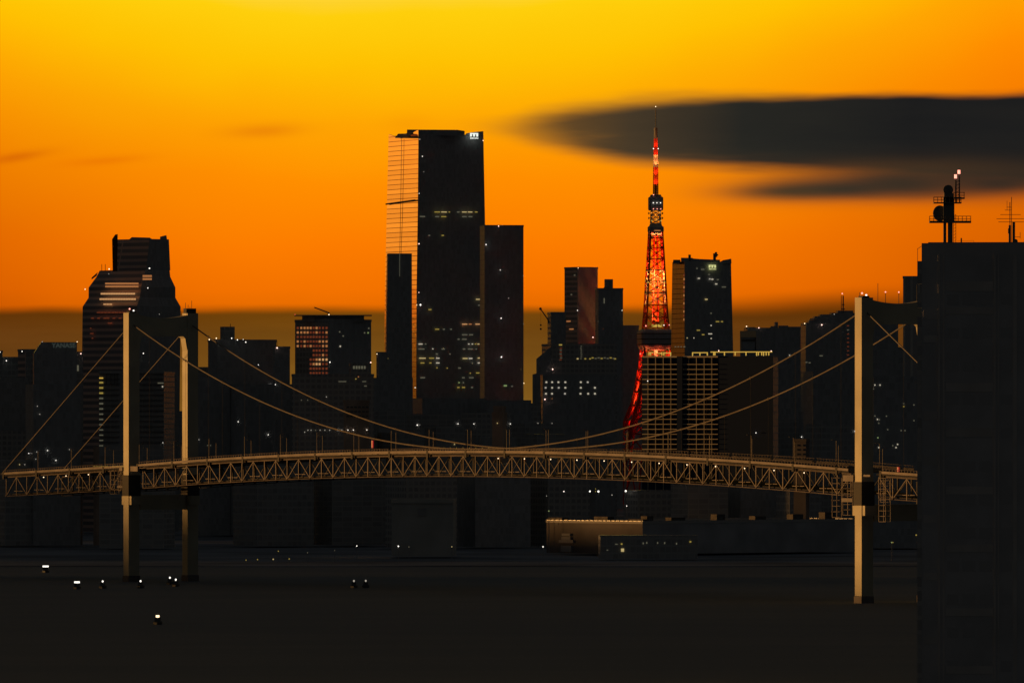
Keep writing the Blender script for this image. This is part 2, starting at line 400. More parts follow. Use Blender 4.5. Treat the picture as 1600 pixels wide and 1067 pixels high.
# ================================================================== SKYLINE
# added unseen high-rises, sized and spaced to keep the low sun off the skyline
def sun_blockers():
    for i, (ya, yb, h) in enumerate(((4560, 4900, 25), (4900, 5215, 190), (5345, 5640, 235), (5640, 5920, 245), (5920, 6260, 240), (6260, 6590, 250), (6590, 6930, 255), (6930, 7260, 270), (7260, 7580, 300), (7580, 7800, 330))):
        t = thing('office_tower', 'added sun-blocking high-rise outside the picture, number %s from the water' % ('first second third fourth fifth sixth seventh eighth ninth tenth'.split()[i]), 'building', (-900 - 12 * (i % 3), ya, 0))
        MB().box(-40, 0, 0, yb - ya, 1.5, h).build('wall', M['f_dark'], t); MB().box(-30, -8, 8, yb - ya - 8, h, h + 6).build('roof_housing', M['f_mid'], t)
sun_blockers()
tag(MB().box(-2600, -1400, 2250, QUAY - 1, -3, .4).build('blocker_ground', mat('blocker_concrete', (.2, .2, .2), .95)), kind='structure')  # invented ground under the unseen sun blockers
for ya, yb, h, nm in ((3960, 4040, 36, 'lower'), (4041, 4190, 56, 'higher')):  # unseen boxes added to shade the left pylon foot and side span
    t = thing('warehouse', 'large added sun blocker outside the picture to the left, the %s of two' % nm, 'building', (-1450, ya, 0))
    MB().box(-60, 0, 0, yb - ya, .4, h).build('wall', M['f_mid'], t); MB().box(-60.5, .5, -.5, yb - ya - .5, h, h + 1.5).build('roof', M['dark'], t)

for i in range(6):  # low unseen sheds added to keep the sun off the water
    t = thing('low_sun_blocker', 'low added sun blocker outside the picture to the left, %s from the camera side' % ('first second third fourth fifth sixth'.split()[i]), 'building', (-1450, 2300 + i * 275, 0))
    MB().box(-50, 0, 0, 270, .4, 19 + i % 2).build('wall', M['f_mid'], t); MB().box(-50.5, .5, -.5, 270.5, 19 + i % 2, 20 + i % 2).build('roof', M['dark'], t)
# --- far left
b = building('office_block', 'low dark block cut off by the left edge, one lamp at its roof corner', -40, -30, 4, 551, 5900); lamp(b, 0, 550, rp=1.2)
b = building('office_block', 'low flat dark block with a bright lamp below its roof line near the left edge', 0, 4, 32, 561, 5800); lamp(b, 10, 563.5, rp=1.2)
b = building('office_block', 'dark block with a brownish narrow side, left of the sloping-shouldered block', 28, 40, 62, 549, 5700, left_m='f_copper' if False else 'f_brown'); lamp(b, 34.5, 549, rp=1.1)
b = building('office_tower', 'dark block with one sloping shoulder and a faded roof sign, left of the stepped tower', 50, 53, 120, 552, 5420, th=5,
             levels=[(552, 50, 53, 120), (534.5, 62, 65, 120)], m='f_black')
lamp(b, 66, 534, 'e_soft', 1); lamp(b, 120.5, 534, 'e_warm', 1)
def text(body, size, parent, loc, m, name='sign', rot=(R(90), 0, 0), ext=.15):
    c = bpy.data.curves.new(name, 'FONT'); c.body = body; c.size = size; c.extrude = ext; c.offset = size * .02; c.align_x = 'LEFT'
    tmp = bpy.data.objects.new('tmp', c); me = bpy.data.meshes.new_from_object(tmp); bpy.data.objects.remove(tmp); me.materials.clear(); me.materials.append(M[m]); o = bpy.data.objects.new(name, me); COL.objects.link(o); o.parent = parent; o.location = loc; o.rotation_euler = rot; return o
x, y, z = on_face(b, 81, 543, 'r'); text('YANASE', 4.2, b.root, (x, -.7, z), 'sign_d')
b = building('office_block', 'thin dark slab squeezed between the sign block and the stepped tower', 118, 119, 130, 553, 5480, th=8); lamp(b, 126.3, 552.5, 'e_pink', 1.2)
window(b, 121, 575, 4, 9, 'w_dim', 'r', 'louvre')

# --- stepped tower
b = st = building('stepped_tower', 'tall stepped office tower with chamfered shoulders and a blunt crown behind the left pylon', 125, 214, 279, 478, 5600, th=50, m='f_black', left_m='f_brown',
    levels=[(478, 125, 214, 279), (464, 134, 218, 271), (448, 134, 220, 271), (431, 146, 224, 263), (421, 151, 226, 262), (420.5, 176, 226, 262), (372, 178, 231, 260)])
def loc_of(b, px, py, D):
    d = P(px, py, D) - b.C; return (d.x * b.c + d.y * b.s, -d.x * b.s + d.y * b.c, d.z)
def fin(b, quad, D, thick, m, name):
    """solid slab with the given outline, standing square to the view line at distance D, thick metres deep"""
    a = [loc_of(b, x, y, D) for x, y in quad]; e = [loc_of(b, x, y, D + thick) for x, y in quad]
    return MB().loft([a, e]).build(name, M[m], b.root)
fin(b, [(176, 424), (183, 424), (184, 366), (180, 366.5), (175, 374)], 5592, 14, 'f_copper', 'crown_fin')
fin(b, [(250, 380), (262, 380), (260, 367.5), (250, 370)], 5640, 12, 'f_black', 'crown_fin')
fin(b, [(202, 374), (238, 374), (234, 371.4), (206, 370.6)], 5650, 10, 'f_black', 'roof_housing')
fin(b, [(143, 437), (153, 425), (151, 431), (143, 434)], 5592, 14, 'f_black', 'shoulder_ledge')
# band windows glowing on the left face
def strip(b, xa, xb, y, h, m, D=5597, name='window_or_sunset_glow'):
    p = [loc_of(b, xa, y + h / 2, D), loc_of(b, xb, y + h / 2, D), loc_of(b, xb, y - h / 2, D), loc_of(b, xa, y - h / 2, D)]
    q = [loc_of(b, xa, y + h / 2, D + 2), loc_of(b, xb, y + h / 2, D + 2), loc_of(b, xb, y - h / 2, D + 2), loc_of(b, xa, y - h / 2, D + 2)]
    return MB().loft([p, q]).build(name, M[m], b.root)
def face_strip(b, xa, xb, y, h, m, inset=0., name='window_or_sunset_glow'):
    # follows the left face, pushed out 'inset' metres so it also clears set-back storeys
    k = lambda px: on_face(b, px, y, 'l')
    p, q = k(xa), k(xb); z = p[2]; hh = h * b.D / F / 2
    return MB().box(inset - .4, inset + .2, min(p[1], q[1]), max(p[1], q[1]), z - hh, z + hh).build(name, M[m], b.root)
def grid_strip(b, xa, xb, y, h, n, m, inset, jitter=0):
    stp = (xb - xa) / n
    for i in range(n):
        if jitter and random.random() < jitter: continue
        face_strip(b, xa + i * stp + stp * .14, xa + (i + 1) * stp - stp * .14, y, h, m, inset)
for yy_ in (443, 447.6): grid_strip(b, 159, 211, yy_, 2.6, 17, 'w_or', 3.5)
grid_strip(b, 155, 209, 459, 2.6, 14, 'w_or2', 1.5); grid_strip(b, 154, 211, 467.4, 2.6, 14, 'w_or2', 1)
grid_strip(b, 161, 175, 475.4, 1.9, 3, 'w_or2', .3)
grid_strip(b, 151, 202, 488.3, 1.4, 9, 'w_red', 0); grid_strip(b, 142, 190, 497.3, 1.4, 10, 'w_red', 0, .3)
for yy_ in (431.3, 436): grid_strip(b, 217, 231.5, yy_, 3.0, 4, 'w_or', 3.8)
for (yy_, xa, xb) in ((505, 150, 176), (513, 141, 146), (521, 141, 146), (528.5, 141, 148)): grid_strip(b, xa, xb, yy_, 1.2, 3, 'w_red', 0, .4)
lamp(b, 233.5, 419.3, rp=1.5); lamp(b, 231, 450, rp=1.1); lamp(b, 170.5, 420.5, 'e_warm', 1.3); lamp(b, 170, 428, 'e_soft', .8); lamp(b, 133, 452, 'e_warm', 1.1)
lamp(b, 249, 491, 'e_soft', .8); lamp(b, 222, 495, 'e_soft', .7); lamp(b, 224, 552, rp=1.2)
for x_ in (159, 164.5): mast(b, x_, 413, 422, .25)
# --- balconied apartment tower behind the left pylon
b = ap = building('apartment_tower', 'slim apartment tower with golden balcony ends seen on both sides of the left pylon leg', 154, 155, 256, 584, 4900, th=-12, m='f_apt', depth=26)
for i in range(14):
    y_ = 584 + i * 8.2
    for xa, xb in ((155.3, 187), (216, 256)):
        p = on_face(b, xa, y_, 'r'); q = on_face(b, xb, y_, 'r')
        MB().box(p[0], q[0], -1.5, .3, p[2] - .18, p[2] + .18).build('balcony', M['concrete'], b.root)
    window(b, 158.2, y_ + 5.5 if i else y_ + 7, 6, 2.6 - .1 * i, 'w_gold' if i < 1 else ('w_yel' if i < 4 else 'w_dim'), 'r')  # emissive strips painting sunlight on the golden balcony ends
window(b, 251, 598.5, 9, 1.6, 'w_dim', 'r'); window(b, 259 - 5, 604, 1.5, 2, 'w_white', 'r'); 
for x_ in (167, 174, 180, 184): 
    p = on_face(b, x_, 600, 'r'); q = on_face(b, x_, 584, 'r'); MB().bar((p[0], -1.3, p[2]), (q[0], -1.3, q[2]), .4).build('roof_frame', M['concrete'], b.root)
b = building('low_building', 'low brown block standing just above the bridge deck left of the left pylon', 146, 150, 172, 702, 5000, th=25, m='brown')
b = building('low_building', 'small brown hut above the deck under the left side-span cable', 118, 121, 129, 703, 5010, th=25, m='brown')
# --- behind the left-hand cables
b = building('office_block', 'wide dark block with a penthouse and a row of roof lamps, behind the left cables', 325, 340, 432, 534, 5500, m='f_black')
roofbox(b, 343, 382, 530, 536); roofbox(b, 349, 365.5, 510, 531, back=10, name='penthouse'); mast(b, 360, 506, 511)
for (x_, y_) in ((327, 530.5), (338, 528.5), (362, 528.5), (371, 531), (380, 530.5), (384, 534.5)): lamp(b, x_, y_, 'e_warm' if x_ < 360 else 'e_white', 1.3 if x_ != 380 else .8)
for (x_, y_) in ((403.7, 570), (429.5, 576.5)): lamp(b, x_, y_, rp=.9)
b = building('office_block', 'lower dark block with a red-lit mast on the right shoulder of the penthouse block', 428, 430, 453, 545, 5400, th=8, m='f_black'); lamp(b, 433, 543.5, 'e_pink', 1.5)
mast(b, 433, 533, 545, .2)
b = building('office_block', 'dark block filling the gap under the sky right of the left pylon', 296, 300, 330, 577, 5600, th=10)
# --- block with the heliport
b = hb = building('heliport_tower', 'square office tower with an overhanging heliport roof, a crane and windows coloured like reflected sky', 461, 514, 580, 502.5, 5500, th=38, m='f_black', left_m='f_mid')
sc_ = F / 5500
def slab(b, xa, xb, ya, yb, D, thick, m, name): return fin(b, [(xa, yb), (xb, yb), (xb, ya), (xa, ya)], D, thick, m, name)
slab(b, 472, 569, 493.5, 503, 5512, 30, 'f_black', 'penthouse'); slab(b, 460, 581, 492, 494, 5508, 38, 'dark', 'heliport_deck')
p = [loc_of(b, 515, 492, 5520), loc_of(b, 513, 488.5, 5520), loc_of(b, 491, 480.3, 5520), loc_of(b, 491.3, 482, 5520)]
MB().bar(p[0], p[1], 1.2).bar(p[1], p[2], .8).build('crane', M['darker'], b.root)
lamp(b, 514, 491.5, 'e_warm', 1.2); lamp(b, 515.5, 565.8, rp=1.3); lamp(b, 579.3, 566.3, 'e_pink', 1.3); lamp(b, 461, 491.5, 'e_red', .7)
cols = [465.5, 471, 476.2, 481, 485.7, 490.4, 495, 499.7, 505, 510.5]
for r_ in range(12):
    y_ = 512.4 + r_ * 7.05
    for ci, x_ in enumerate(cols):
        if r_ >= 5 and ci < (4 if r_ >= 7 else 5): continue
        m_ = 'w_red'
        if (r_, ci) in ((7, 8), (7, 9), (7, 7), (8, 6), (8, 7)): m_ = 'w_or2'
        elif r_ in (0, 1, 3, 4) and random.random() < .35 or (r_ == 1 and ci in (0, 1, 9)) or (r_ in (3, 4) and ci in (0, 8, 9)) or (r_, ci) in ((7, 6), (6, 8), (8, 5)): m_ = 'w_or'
        window(b, x_, y_, 2.5, 3.3, m_, 'l')  # emissive panes: orange sky reflections painted as glow
for (x_, y_, m_) in ((530.5, 518.5, 'w_dim'), (536, 525, 'w_dim'), (531.5, 541, 'w_white'), (569.5, 520, 'w_dim'), (575, 520, 'w_green'), (576, 513, 'w_dim')): window(b, x_, y_, 1.6, 2, m_, 'r')
b = building('office_block', 'dark lower block with faint lit arches in front of the heliport tower', 452, 458, 584, 588, 5350, th=4, m='f_mid', depth=20)
for (x_, y_, w_, m_) in ((556, 592, 2, 'w_yel'), (560, 588.5, 1.6, 'w_or'), (569, 596, 6, 'w_red'), (571, 603, 4, 'w_dim'), (535, 596, 12, 'w_red')): window(b, x_, y_, w_, 1.2, 'w_dim' if m_ == 'w_red' else m_, 'r')
b = building('office_block', 'small dark roof step with a faint lit sign right of the heliport tower foot', 544, 548, 577, 571, 5420, th=5, m='f_mid', depth=15)
for i in range(5): window(b, 553 + i * 4.2, 574, 2.6, 4.5, 'w_dim', 'r')
b = building('office_block', 'dark sliver block with a pinkish side and a lamp left of the tallest tower', 588, 591.5, 606, 553, 6300, th=20, m='f_black', left_m='f_brown'); lamp(b, 589, 553, 'e_warm', 1)
b = building('office_block', 'pale brown block with three window rows above the main cables', 537, 540, 577, 629, 5050, th=20, m='brown')
for r_ in range(3):
    for c_ in range(6): window(b, 543.5 + c_ * 6, 636 + r_ * 7, 4, 2.6, 'darker', 'r', 'window')

# --- the tallest tower: two mirror facets on its left, black glass on its right
D5 = 7470.; b = mt = building('skyscraper', 'tallest glass skyscraper with a mirrored orange left side and a white roof sign', 601, 650.5, 760, 209, D5, th=24, m='f_black',
    levels=[(664, 601, 650.5, 760), (450, 602.5, 651, 759), (330, 604.5, 652, 757.5), (230, 606.5, 652.5, 755.5), (209.5, 607, 652.5, 755.2)], parapet=False)
scm = F / D5; zof = lambda y: CAMZ + (HY - y) / scm
def facet(ya_, yb_, rows, name='mirror_glass_facet'):
    rings = []
    return rings
lev = [(664, 601, 650.5), (450, 602.5, 651), (330, 604.5, 652), (230, 606.5, 652.5)]
def lp(px, z):     # local point on a plane 1.2 m outside the left face for column px
    x, y, _ = on_face(mt, px, 300, 'l'); return x, y
for part in (0, 1):
    fr = []; bk = []
    for (py, a, c_) in lev + [(205.5, 607, 652.5)]:
        mid = a + (c_ - a) * (.48 if py > 400 else .46)
        top = py == 205.5
        pa, pb = ((a - .6, mid) if part == 0 else (mid, c_ - .2))
        ya = yb = py
        if top: ya, yb = (206.5, 215.5) if part == 0 else (215.5, 203)
        xa, la = lp(pa, 0); xb, lb = lp(pb, 0)
        oa, ob = (-.5, -1.5) if part == 0 else (-1.5, -.2)
        sx = (c_ - 650.5) / scm * .91
        fr.append([(oa + sx, la, zof(ya)), (ob + sx, lb, zof(yb))]); bk.append([(.3 + sx, la, zof(ya)), (.3 + sx, lb, zof(yb))])
    mb = MB(); n = len(fr)
    vs = [q for r_ in fr for q in r_] + [q for r_ in bk for q in r_]; fs = []
    for i in range(n - 1):
        fs += [(2 * i, 2 * i + 1, 2 * i + 3, 2 * i + 2), (2 * n + 2 * i, 2 * n + 2 * i + 2, 2 * n + 2 * i + 3, 2 * n + 2 * i + 1)]
        fs += [(2 * i, 2 * i + 2, 2 * n + 2 * i + 2, 2 * n + 2 * i), (2 * i + 1, 2 * n + 2 * i + 1, 2 * n + 2 * i + 3, 2 * i + 3)]
    fs += [(2 * n - 2, 2 * n - 1, 4 * n - 1, 4 * n - 2), (0, 2 * n, 2 * n + 1, 1)]
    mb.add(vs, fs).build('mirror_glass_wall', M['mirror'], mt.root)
fr_ = lambda px, y_, out: (lp(px, 0)[0] - out, lp(px, 0)[1], zof(y_))
MB().bar(fr_(605.5, 316.5, 1.6), fr_(651.2, 313, 1.6), .8, 1.3).build('plant_floor_band', M['darker'], mt.root)
MB().chain([fr_(630, 216, 1.6), fr_(628.5, 330, 1.6), fr_(626, 450, 1.6)], .45, 4).build('facade_joint', M['dark'], mt.root)
fin(mt, [(635.5, 212), (726, 212), (726, 205), (715, 203.2), (636, 202.8)], D5 + 12, 30, 'f_black', 'roof_screen')
fin(mt, [(726, 212), (755.2, 212), (755.2, 205.3), (742, 206.6), (729, 208.6)], D5 + 24, 10, 'f_black', 'roof_screen')
fin(mt, [(617, 216), (650, 216), (642, 206), (634, 209), (622, 209.3)], D5 + 14, 20, 'f_black', 'roof_screen')
def m_logo(b, px, py, wpx, hpx, m, txt='MORI', tm=None):
    x, y, z = on_face(b, px, py, 'r'); sc = F / b.D; w = wpx / sc / b.c; h = hpx / sc; t = w * .2
    mb = MB().box(x, x + t, -1.2, -.5, z - h, z).box(x + w / 2 - t / 2, x + w / 2 + t / 2, -1.2, -.5, z - h, z).box(x + w - t, x + w, -1.2, -.5, z - h, z)
    mb.add([(x + t, -1.2, z), (x + w * .42, -1.2, z), (x + w * .4, -1.2, z - h * .3), (x + t, -1.2, z - h * .3), (x + t, -.5, z), (x + w * .42, -.5, z), (x + w * .4, -.5, z - h * .3), (x + t, -.5, z - h * .3)],
           [(0, 1, 2, 3), (4, 7, 6, 5), (0, 4, 5, 1), (1, 5, 6, 2), (2, 6, 7, 3), (3, 7, 4, 0)])
    mb.box(x + w * .6, x + w - t, -1.2, -.5, z - h * .3, z)
    mb.build('roof_sign', M[m], b.root)
    o = text(txt, h * .5, b.root, (x, -.9, z - h * 1.62), tm or m, 'roof_sign'); o.scale = (w / max(.1, o.dimensions.x), 1, 1); return o
m_logo(mt, 734, 208.2, 12.3, 5.6, 'sign')
for (xa, xb, y_, m_) in ((679, 687.5, 331.5, 'w_yel'), (689.5, 698, 331.5, 'w_yel2'), (701, 703, 331.5, 'w_yel'), (714, 718, 331.5, 'w_dim'), (722, 729, 331.5, 'w_yel2'), (731, 738, 331.5, 'w_yel2'), (742, 746, 331.5, 'w_yel'),
    (689.5, 697, 338.7, 'w_yel'), (680, 686, 338.7, 'w_dim'), (722, 729, 338.7, 'w_dim'), (732, 738, 338.7, 'w_dim'), (656, 664, 338.5, 'w_dim'), (669.5, 672, 368, 'w_dim'), (690, 693.5, 368, 'w_yel'),
    (743.7, 749.6, 467.7, 'w_yel2'), (754, 757, 467.7, 'w_dim'), (747, 750, 477, 'w_dim'), (669.5, 674, 483.7, 'w_yel'), (722, 730, 506.5, 'w_or2'), (732.5, 737, 506.5, 'w_or'), (742.8, 750.3, 506.5, 'w_or2'), (753.5, 758, 506.5, 'w_or'),
    (680, 686, 514.4, 'w_yel'), (692, 695, 514.4, 'w_dim'), (703.5, 706, 514.4, 'w_dim'), (722, 730, 523, 'w_dim'), (733, 739, 523, 'w_dim'), (715, 718, 530, 'w_dim'), (722, 729, 530, 'w_dim'),
    (654, 660, 537.5, 'w_white'), (664, 666, 537.5, 'w_dim'), (731.5, 733.5, 537.5, 'w_white'), (737, 739, 537.5, 'w_white'), (742, 744, 537.5, 'w_yel'), (746, 749, 537.5, 'w_yel2'), (754, 758, 537.5, 'w_yel'),
    (654, 663, 545.3, 'w_dim'), (675.5, 677, 545, 'w_white'), (690, 695, 545.3, 'w_dim'), (723, 727, 545.3, 'w_dim'), (731, 739, 545.3, 'w_dim'), (743, 745, 545.3, 'w_dim'),
    (681, 684, 553, 'w_dim'), (702, 704, 553, 'w_dim'), (655, 665, 559.6, 'w_yel2'), (670.6, 678, 559.6, 'w_yel'), (681.5, 686.5, 559.6, 'w_white'), (723, 730.5, 560, 'w_yel2'), (732.5, 738, 560, 'w_white'), (746.5, 750.5, 559.4, 'w_yel2'),
    (657, 663, 567, 'w_yel'), (671, 674, 567, 'w_yel'), (681.5, 686.5, 567, 'w_white'), (737, 739, 567, 'w_dim'), (746.5, 751, 567, 'w_white'),
    (682, 683.6, 574.5, 'w_yel'), (698, 699.5, 575, 'w_yel'), (716, 720, 575, 'w_dim'), (630, 636, 575, 'w_dim'), (734, 735.5, 583, 'w_yel'), (744, 749, 582.6, 'w_yel'), (657, 664, 590, 'w_dim'), (722, 726, 590, 'w_dim'), (733, 740, 590, 'w_dim'),
    (716, 718.5, 597.7, 'w_green'), (723, 725, 597.7, 'w_dim'), (714.5, 718, 605.2, 'w_yel'), (722, 726.5, 605.2, 'w_yel'), (736, 739, 605.2, 'w_dim')):
    window(mt, (xa + xb) / 2, y_, xb - xa, 1.5 if m_ != 'w_dim' else 1.8, m_, 'l' if xa < 650 else 'r')
for (x_, y_, m_, r_) in ((656, 218, 'e_soft', 1.1), (660, 244.6, 'e_white', 1), (662, 268.7, 'e_soft', .8), (655, 302.5, 'e_white', .8), (654.7, 381, 'e_pink', 1.2), (754.8, 220, 'e_pink', 1), (657, 476.3, 'e_white', 1.9), (654.5, 457, 'e_pink', .8), (761.5, 457, 'e_white', .9), (762.5, 535.5, 'e_white', .8)):
    lamp(mt, x_, y_, m_, r_)
# added dark slab in place of a dark reflection on the mirrored side
b = building('office_tower', 'slim black slab standing in for a dark reflection on the tallest skyscraper', 603.5, 606, 644, 396, 6900, th=3, m='f_black', depth=24, parapet=False,
             levels=[(600, 600, 602.5, 644), (396, 603.5, 606, 643.5)])
p = on_face(b, 624.5, 396, 'r'); q = on_face(b, 624.5, 432, 'r'); MB().box(p[0] - .12, p[0] + .12, -.4, .1, q[2], p[2]).build('seam_reflection_glow', M['w_dim'], b.root)  # glowing strip paints the bright seam within that reflection
lamp(b, 606, 560, 'w_yel', 1)
b = building('office_tower', 'broad black slab tower attached to the right of the tallest skyscraper', 752, 757, 818, 354.5, 7300, th=6, m='f_black', depth=40)
for (x_, y_, m_, r_) in ((779, 353.5, 'e_pink', 1.1), (759.5, 382.3, 'e_white', 1.2), (781.6, 422, 'e_white', .8), (794.7, 466, 'e_soft', 1), (783, 497.3, 'e_white', 1.2), (783.5, 557.8, 'e_white', 1.5), (817.5, 431, 'e_soft', .7), (817.5, 506, 'e_soft', .7), (814, 577, 'w_yel', .8), (818.6, 598.6, 'e_warm', 1), (785, 629.8, 'e_pink', 1.2), (812, 631.3, 'e_soft', .8), (805.5, 646, 'e_soft', .9)): lamp(b, x_, y_, m_, r_)
window(b, 789.5, 602.5, 5, 2.4, 'w_green', 'r'); window(b, 800, 603.5, 3, 1.5, 'w_dim', 'r')

# --- cluster left of the lattice tower
b = building('office_tower', 'dark stepped block with a tower crane at its left corner, left of the tall slab', 858, 861, 884, 490.5, 7000, th=12, m='f_black', left_m='f_brown')
pa = [loc_of(b, 858, 504, 6996), loc_of(b, 856.5, 500, 6996), loc_of(b, 844.5, 482.5, 6996), loc_of(b, 843, 484, 6996)]
cr = MB().bar(pa[0], pa[1], 1.6).bar(pa[1], pa[2], 1.0).ball(pa[2], 1.2)
cr.build('crane_jib', M['darker'], b.root); h1 = loc_of(b, 845, 484, 6996); h2 = loc_of(b, 845, 508, 6996); MB().bar(h1, h2, .14).ball(h2, .8).ball(loc_of(b, 845, 514, 6996), .9).build('crane_hook', M['darker'], b.root)
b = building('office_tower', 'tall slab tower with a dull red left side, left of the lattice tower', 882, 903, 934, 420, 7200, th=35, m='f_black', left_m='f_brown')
for (x_, y_, m_, w_) in ((888.5, 502, 'w_or', 6), (893, 514.2, 'w_or', 6.5), (893, 460.3, 'w_dim', 2), (898, 430, 'w_dim', 2)): window(b, x_, y_, w_, 1.6, m_, 'l')
lamp(b, 902.3, 485, rp=1); lamp(b, 903.5, 418.7, 'e_warm', .8)
b = building('office_tower', 'dark tower with a square chimney-like roof housing, right of the tall slab', 932, 935, 973.5, 453, 7150, th=10, m='f_black')
roofbox(b, 946.5, 958, 436, 454, 'f_black', name='roof_tower'); fin(b, [(941, 454), (947, 454), (947, 443)], 7160, 12, 'f_black', 'roof_wedge'); lamp(b, 972, 485, 'e_white', .9); window(b, 944, 470, 1.5, 8, 'w_dim', 'r')
b = building('office_block', 'lower dark block between the chimney-housing tower and the lattice tower', 970, 972, 998, 511, 7420, th=8, m='f_black')
b = sb = building('office_block', 'dark block stepping down at its left edge, with faint roof terrace lights', 850, 862, 964, 540, 6600, th=12, m='f_mid')
fin(b, [(838, 700), (862, 700), (862, 541), (840, 559), (838, 561)], 6601, 22, 'f_black', 'stepped_wing'); fin(b, [(832, 700), (839, 700), (839, 583), (832, 585)], 6602, 22, 'f_black', 'stepped_wing')
window(b, 875.7, 538.8, 5, 2.2, 'w_yel', 'r'); 
for i in range(7): window(b, 876 + random.uniform(-.8, .8), 544 + i * 3, 3.2, 1.1, 'w_dim' if i % 2 else 'w_red', 'r')
for i in range(7): window(b, 908 + random.uniform(-.5, .5), 541 + i * 3.2, 2.4, 1, 'w_dim', 'r')
for (x_, m_) in ((902.5, 'w_yel2'), (914.5, 'w_yel'), (922, 'w_yel'), (961, 'w_yel')): window(b, x_, 560.5, 2.6, 1.6, m_, 'r')
for i in range(8): window(b, 926 + i * 4.7, 559 + (i % 2), 3.2, 1.4, 'w_dim' if i % 3 else 'w_yel', 'r')
for (x_, y_, m_) in ((921, 501.5, 'w_dim'), (934.5, 502, 'w_dim'), (915.5, 514, 'w_dim'), (942.5, 513.8, 'w_red'), (915, 523.5, 'w_dim'), (932, 540, 'w_dim')):
    bb = REG[-4] if x_ < 934 and y_ < 540 else b
    if y_ < 540: lamp(bb, x_, y_, m_, .9)
lamp(b, 926.5, 527, 'e_pink', 1.2); lamp(b, 863.5, 576.8, 'e_pink', 1.4); lamp(b, 960, 623, 'e_pink', 1.3)
b = building('office_block', 'dark block with a grid of small white window lights left of the lattice tower foot', 846, 848, 962, 588, 6300, th=3, m='f_black', depth=30)
for (y_, xs) in ((597, (853.7, 862.7, 872.5, 883.3, 907.5, 918.3)), (605.7, (852.5, 862.7, 873, 883.3, 907.5, 929.5)), (615, (853, 862.5, 882.7, 907, 919, 929.5))):
    for x_ in xs: window(b, x_, y_, 2.6, 2.2, 'w_white' if (int(x_) % 3) else 'e_soft', 'r', 'window_or_sunset_glow')
lamp(b, 851.4, 623.8, 'e_pink', 1.4); lamp(b, 862.6, 622.8, 'w_or', 1)
mast(b, 845, 620, 664, .35, 'truss', arms=[(629.5, 5)])

# --- lattice tower
TD = 7215.; TX = (1024.5 - 800) / F * TD; tsc = F / TD; zt = lambda y: CAMZ + (HY - y) / tsc
tow = thing('lattice_tower', 'tall red and white lattice broadcasting tower lit from inside, with two decks', 'tower', (TX, TD, 0), R(8))
PROF = [(760, 78), (702, 59), (678, 54), (655, 46), (633, 37.5), (612.5, 32.5), (594, 29), (578, 26.5), (562, 24.8), (545, 23.2), (515, 20.5), (496, 18.7), (477, 17.3), (458, 16.2), (440, 15.2), (422, 14), (405, 13), (388, 12), (372, 11), (362, 10.6)]
PROF = [(zt(y), h / tsc / 1.13) for y, h in PROF]; PROF[0] = (1.5, PROF[0][1])
cor = [(-1, -1), (1, -1), (1, 1), (-1, 1)]
for cx_, cy_ in cor:
    mb = MB()
    for (z0, h0), (z1, h1) in zip(PROF, PROF[1:]):
        mb.bar((cx_ * h0, cy_ * h0, z0), (cx_ * h1, cy_ * h1, z1), 2.5 if z0 < 120 else 1.35)
    mb.build('leg', M['red'], tow)
WH = {12, 13, 14, 18}
for i, ((z0, h0), (z1, h1)) in enumerate(zip(PROF, PROF[1:])):
    mb = MB(); w = 1.25 if z0 < 120 else .8
    nb = 1 if i < 10 or i > 12 else 1
    for k in range(4):
        a = cor[k]; c_ = cor[(k + 1) % 4]
        A0 = Vector((a[0] * h0, a[1] * h0, z0)); B0 = Vector((c_[0] * h0, c_[1] * h0, z0)); A1 = Vector((a[0] * h1, a[1] * h1, z1)); B1 = Vector((c_[0] * h1, c_[1] * h1, z1))
        mb.bar(A1, B1, w * 1.1)
        if i < 6:      # wide lower panels: K bracing with inner posts
            mm = (A1 + B1) / 2; q1 = A0.lerp(B0, .22); q2 = A0.lerp(B0, .78); r1 = A1.lerp(B1, .22); r2 = A1.lerp(B1, .78)
            mb.bar(q1, r1, w); mb.bar(q2, r2, w); mb.bar(A0, r1, w * .8); mb.bar(q1, A1, w * .8); mb.bar(B0, r2, w * .8); mb.bar(q2, B1, w * .8)
            if i > 1: mb.bar(q1, mm, w * .8); mb.bar(q2, mm, w * .8)
        else:
            mb.bar(A0, B1, w * .8); mb.bar(B0, A1, w * .8)
            if z0 > 150: mb.bar(A0.lerp(B0, .5), A1.lerp(B1, .5), w * .7)
    mb.build('bracing', M['white'] if i in WH else M['red'], tow)
# lift shaft core
MB().box(-1.5, 1.5, -1.5, 1.5, 1.5, zt(515)).build('lift_shaft', M['dark'], tow)
mb = MB()
for i in range(16):
    z0 = zt(513) + i * (zt(366) - zt(513)) / 16; z1 = z0 + (zt(366) - zt(513)) / 16
    r0 = 2.6 - i * .06
    for k in range(4):
        a = cor[k]; c_ = cor[(k + 1) % 4]; mb.bar((a[0] * r0, a[1] * r0, z0), (a[0] * r0, a[1] * r0, z1), .5); mb.bar((a[0] * r0, a[1] * r0, z0), (c_[0] * r0, c_[1] * r0, z1), .4)
mb.build('inner_stair', M['red'], tow)
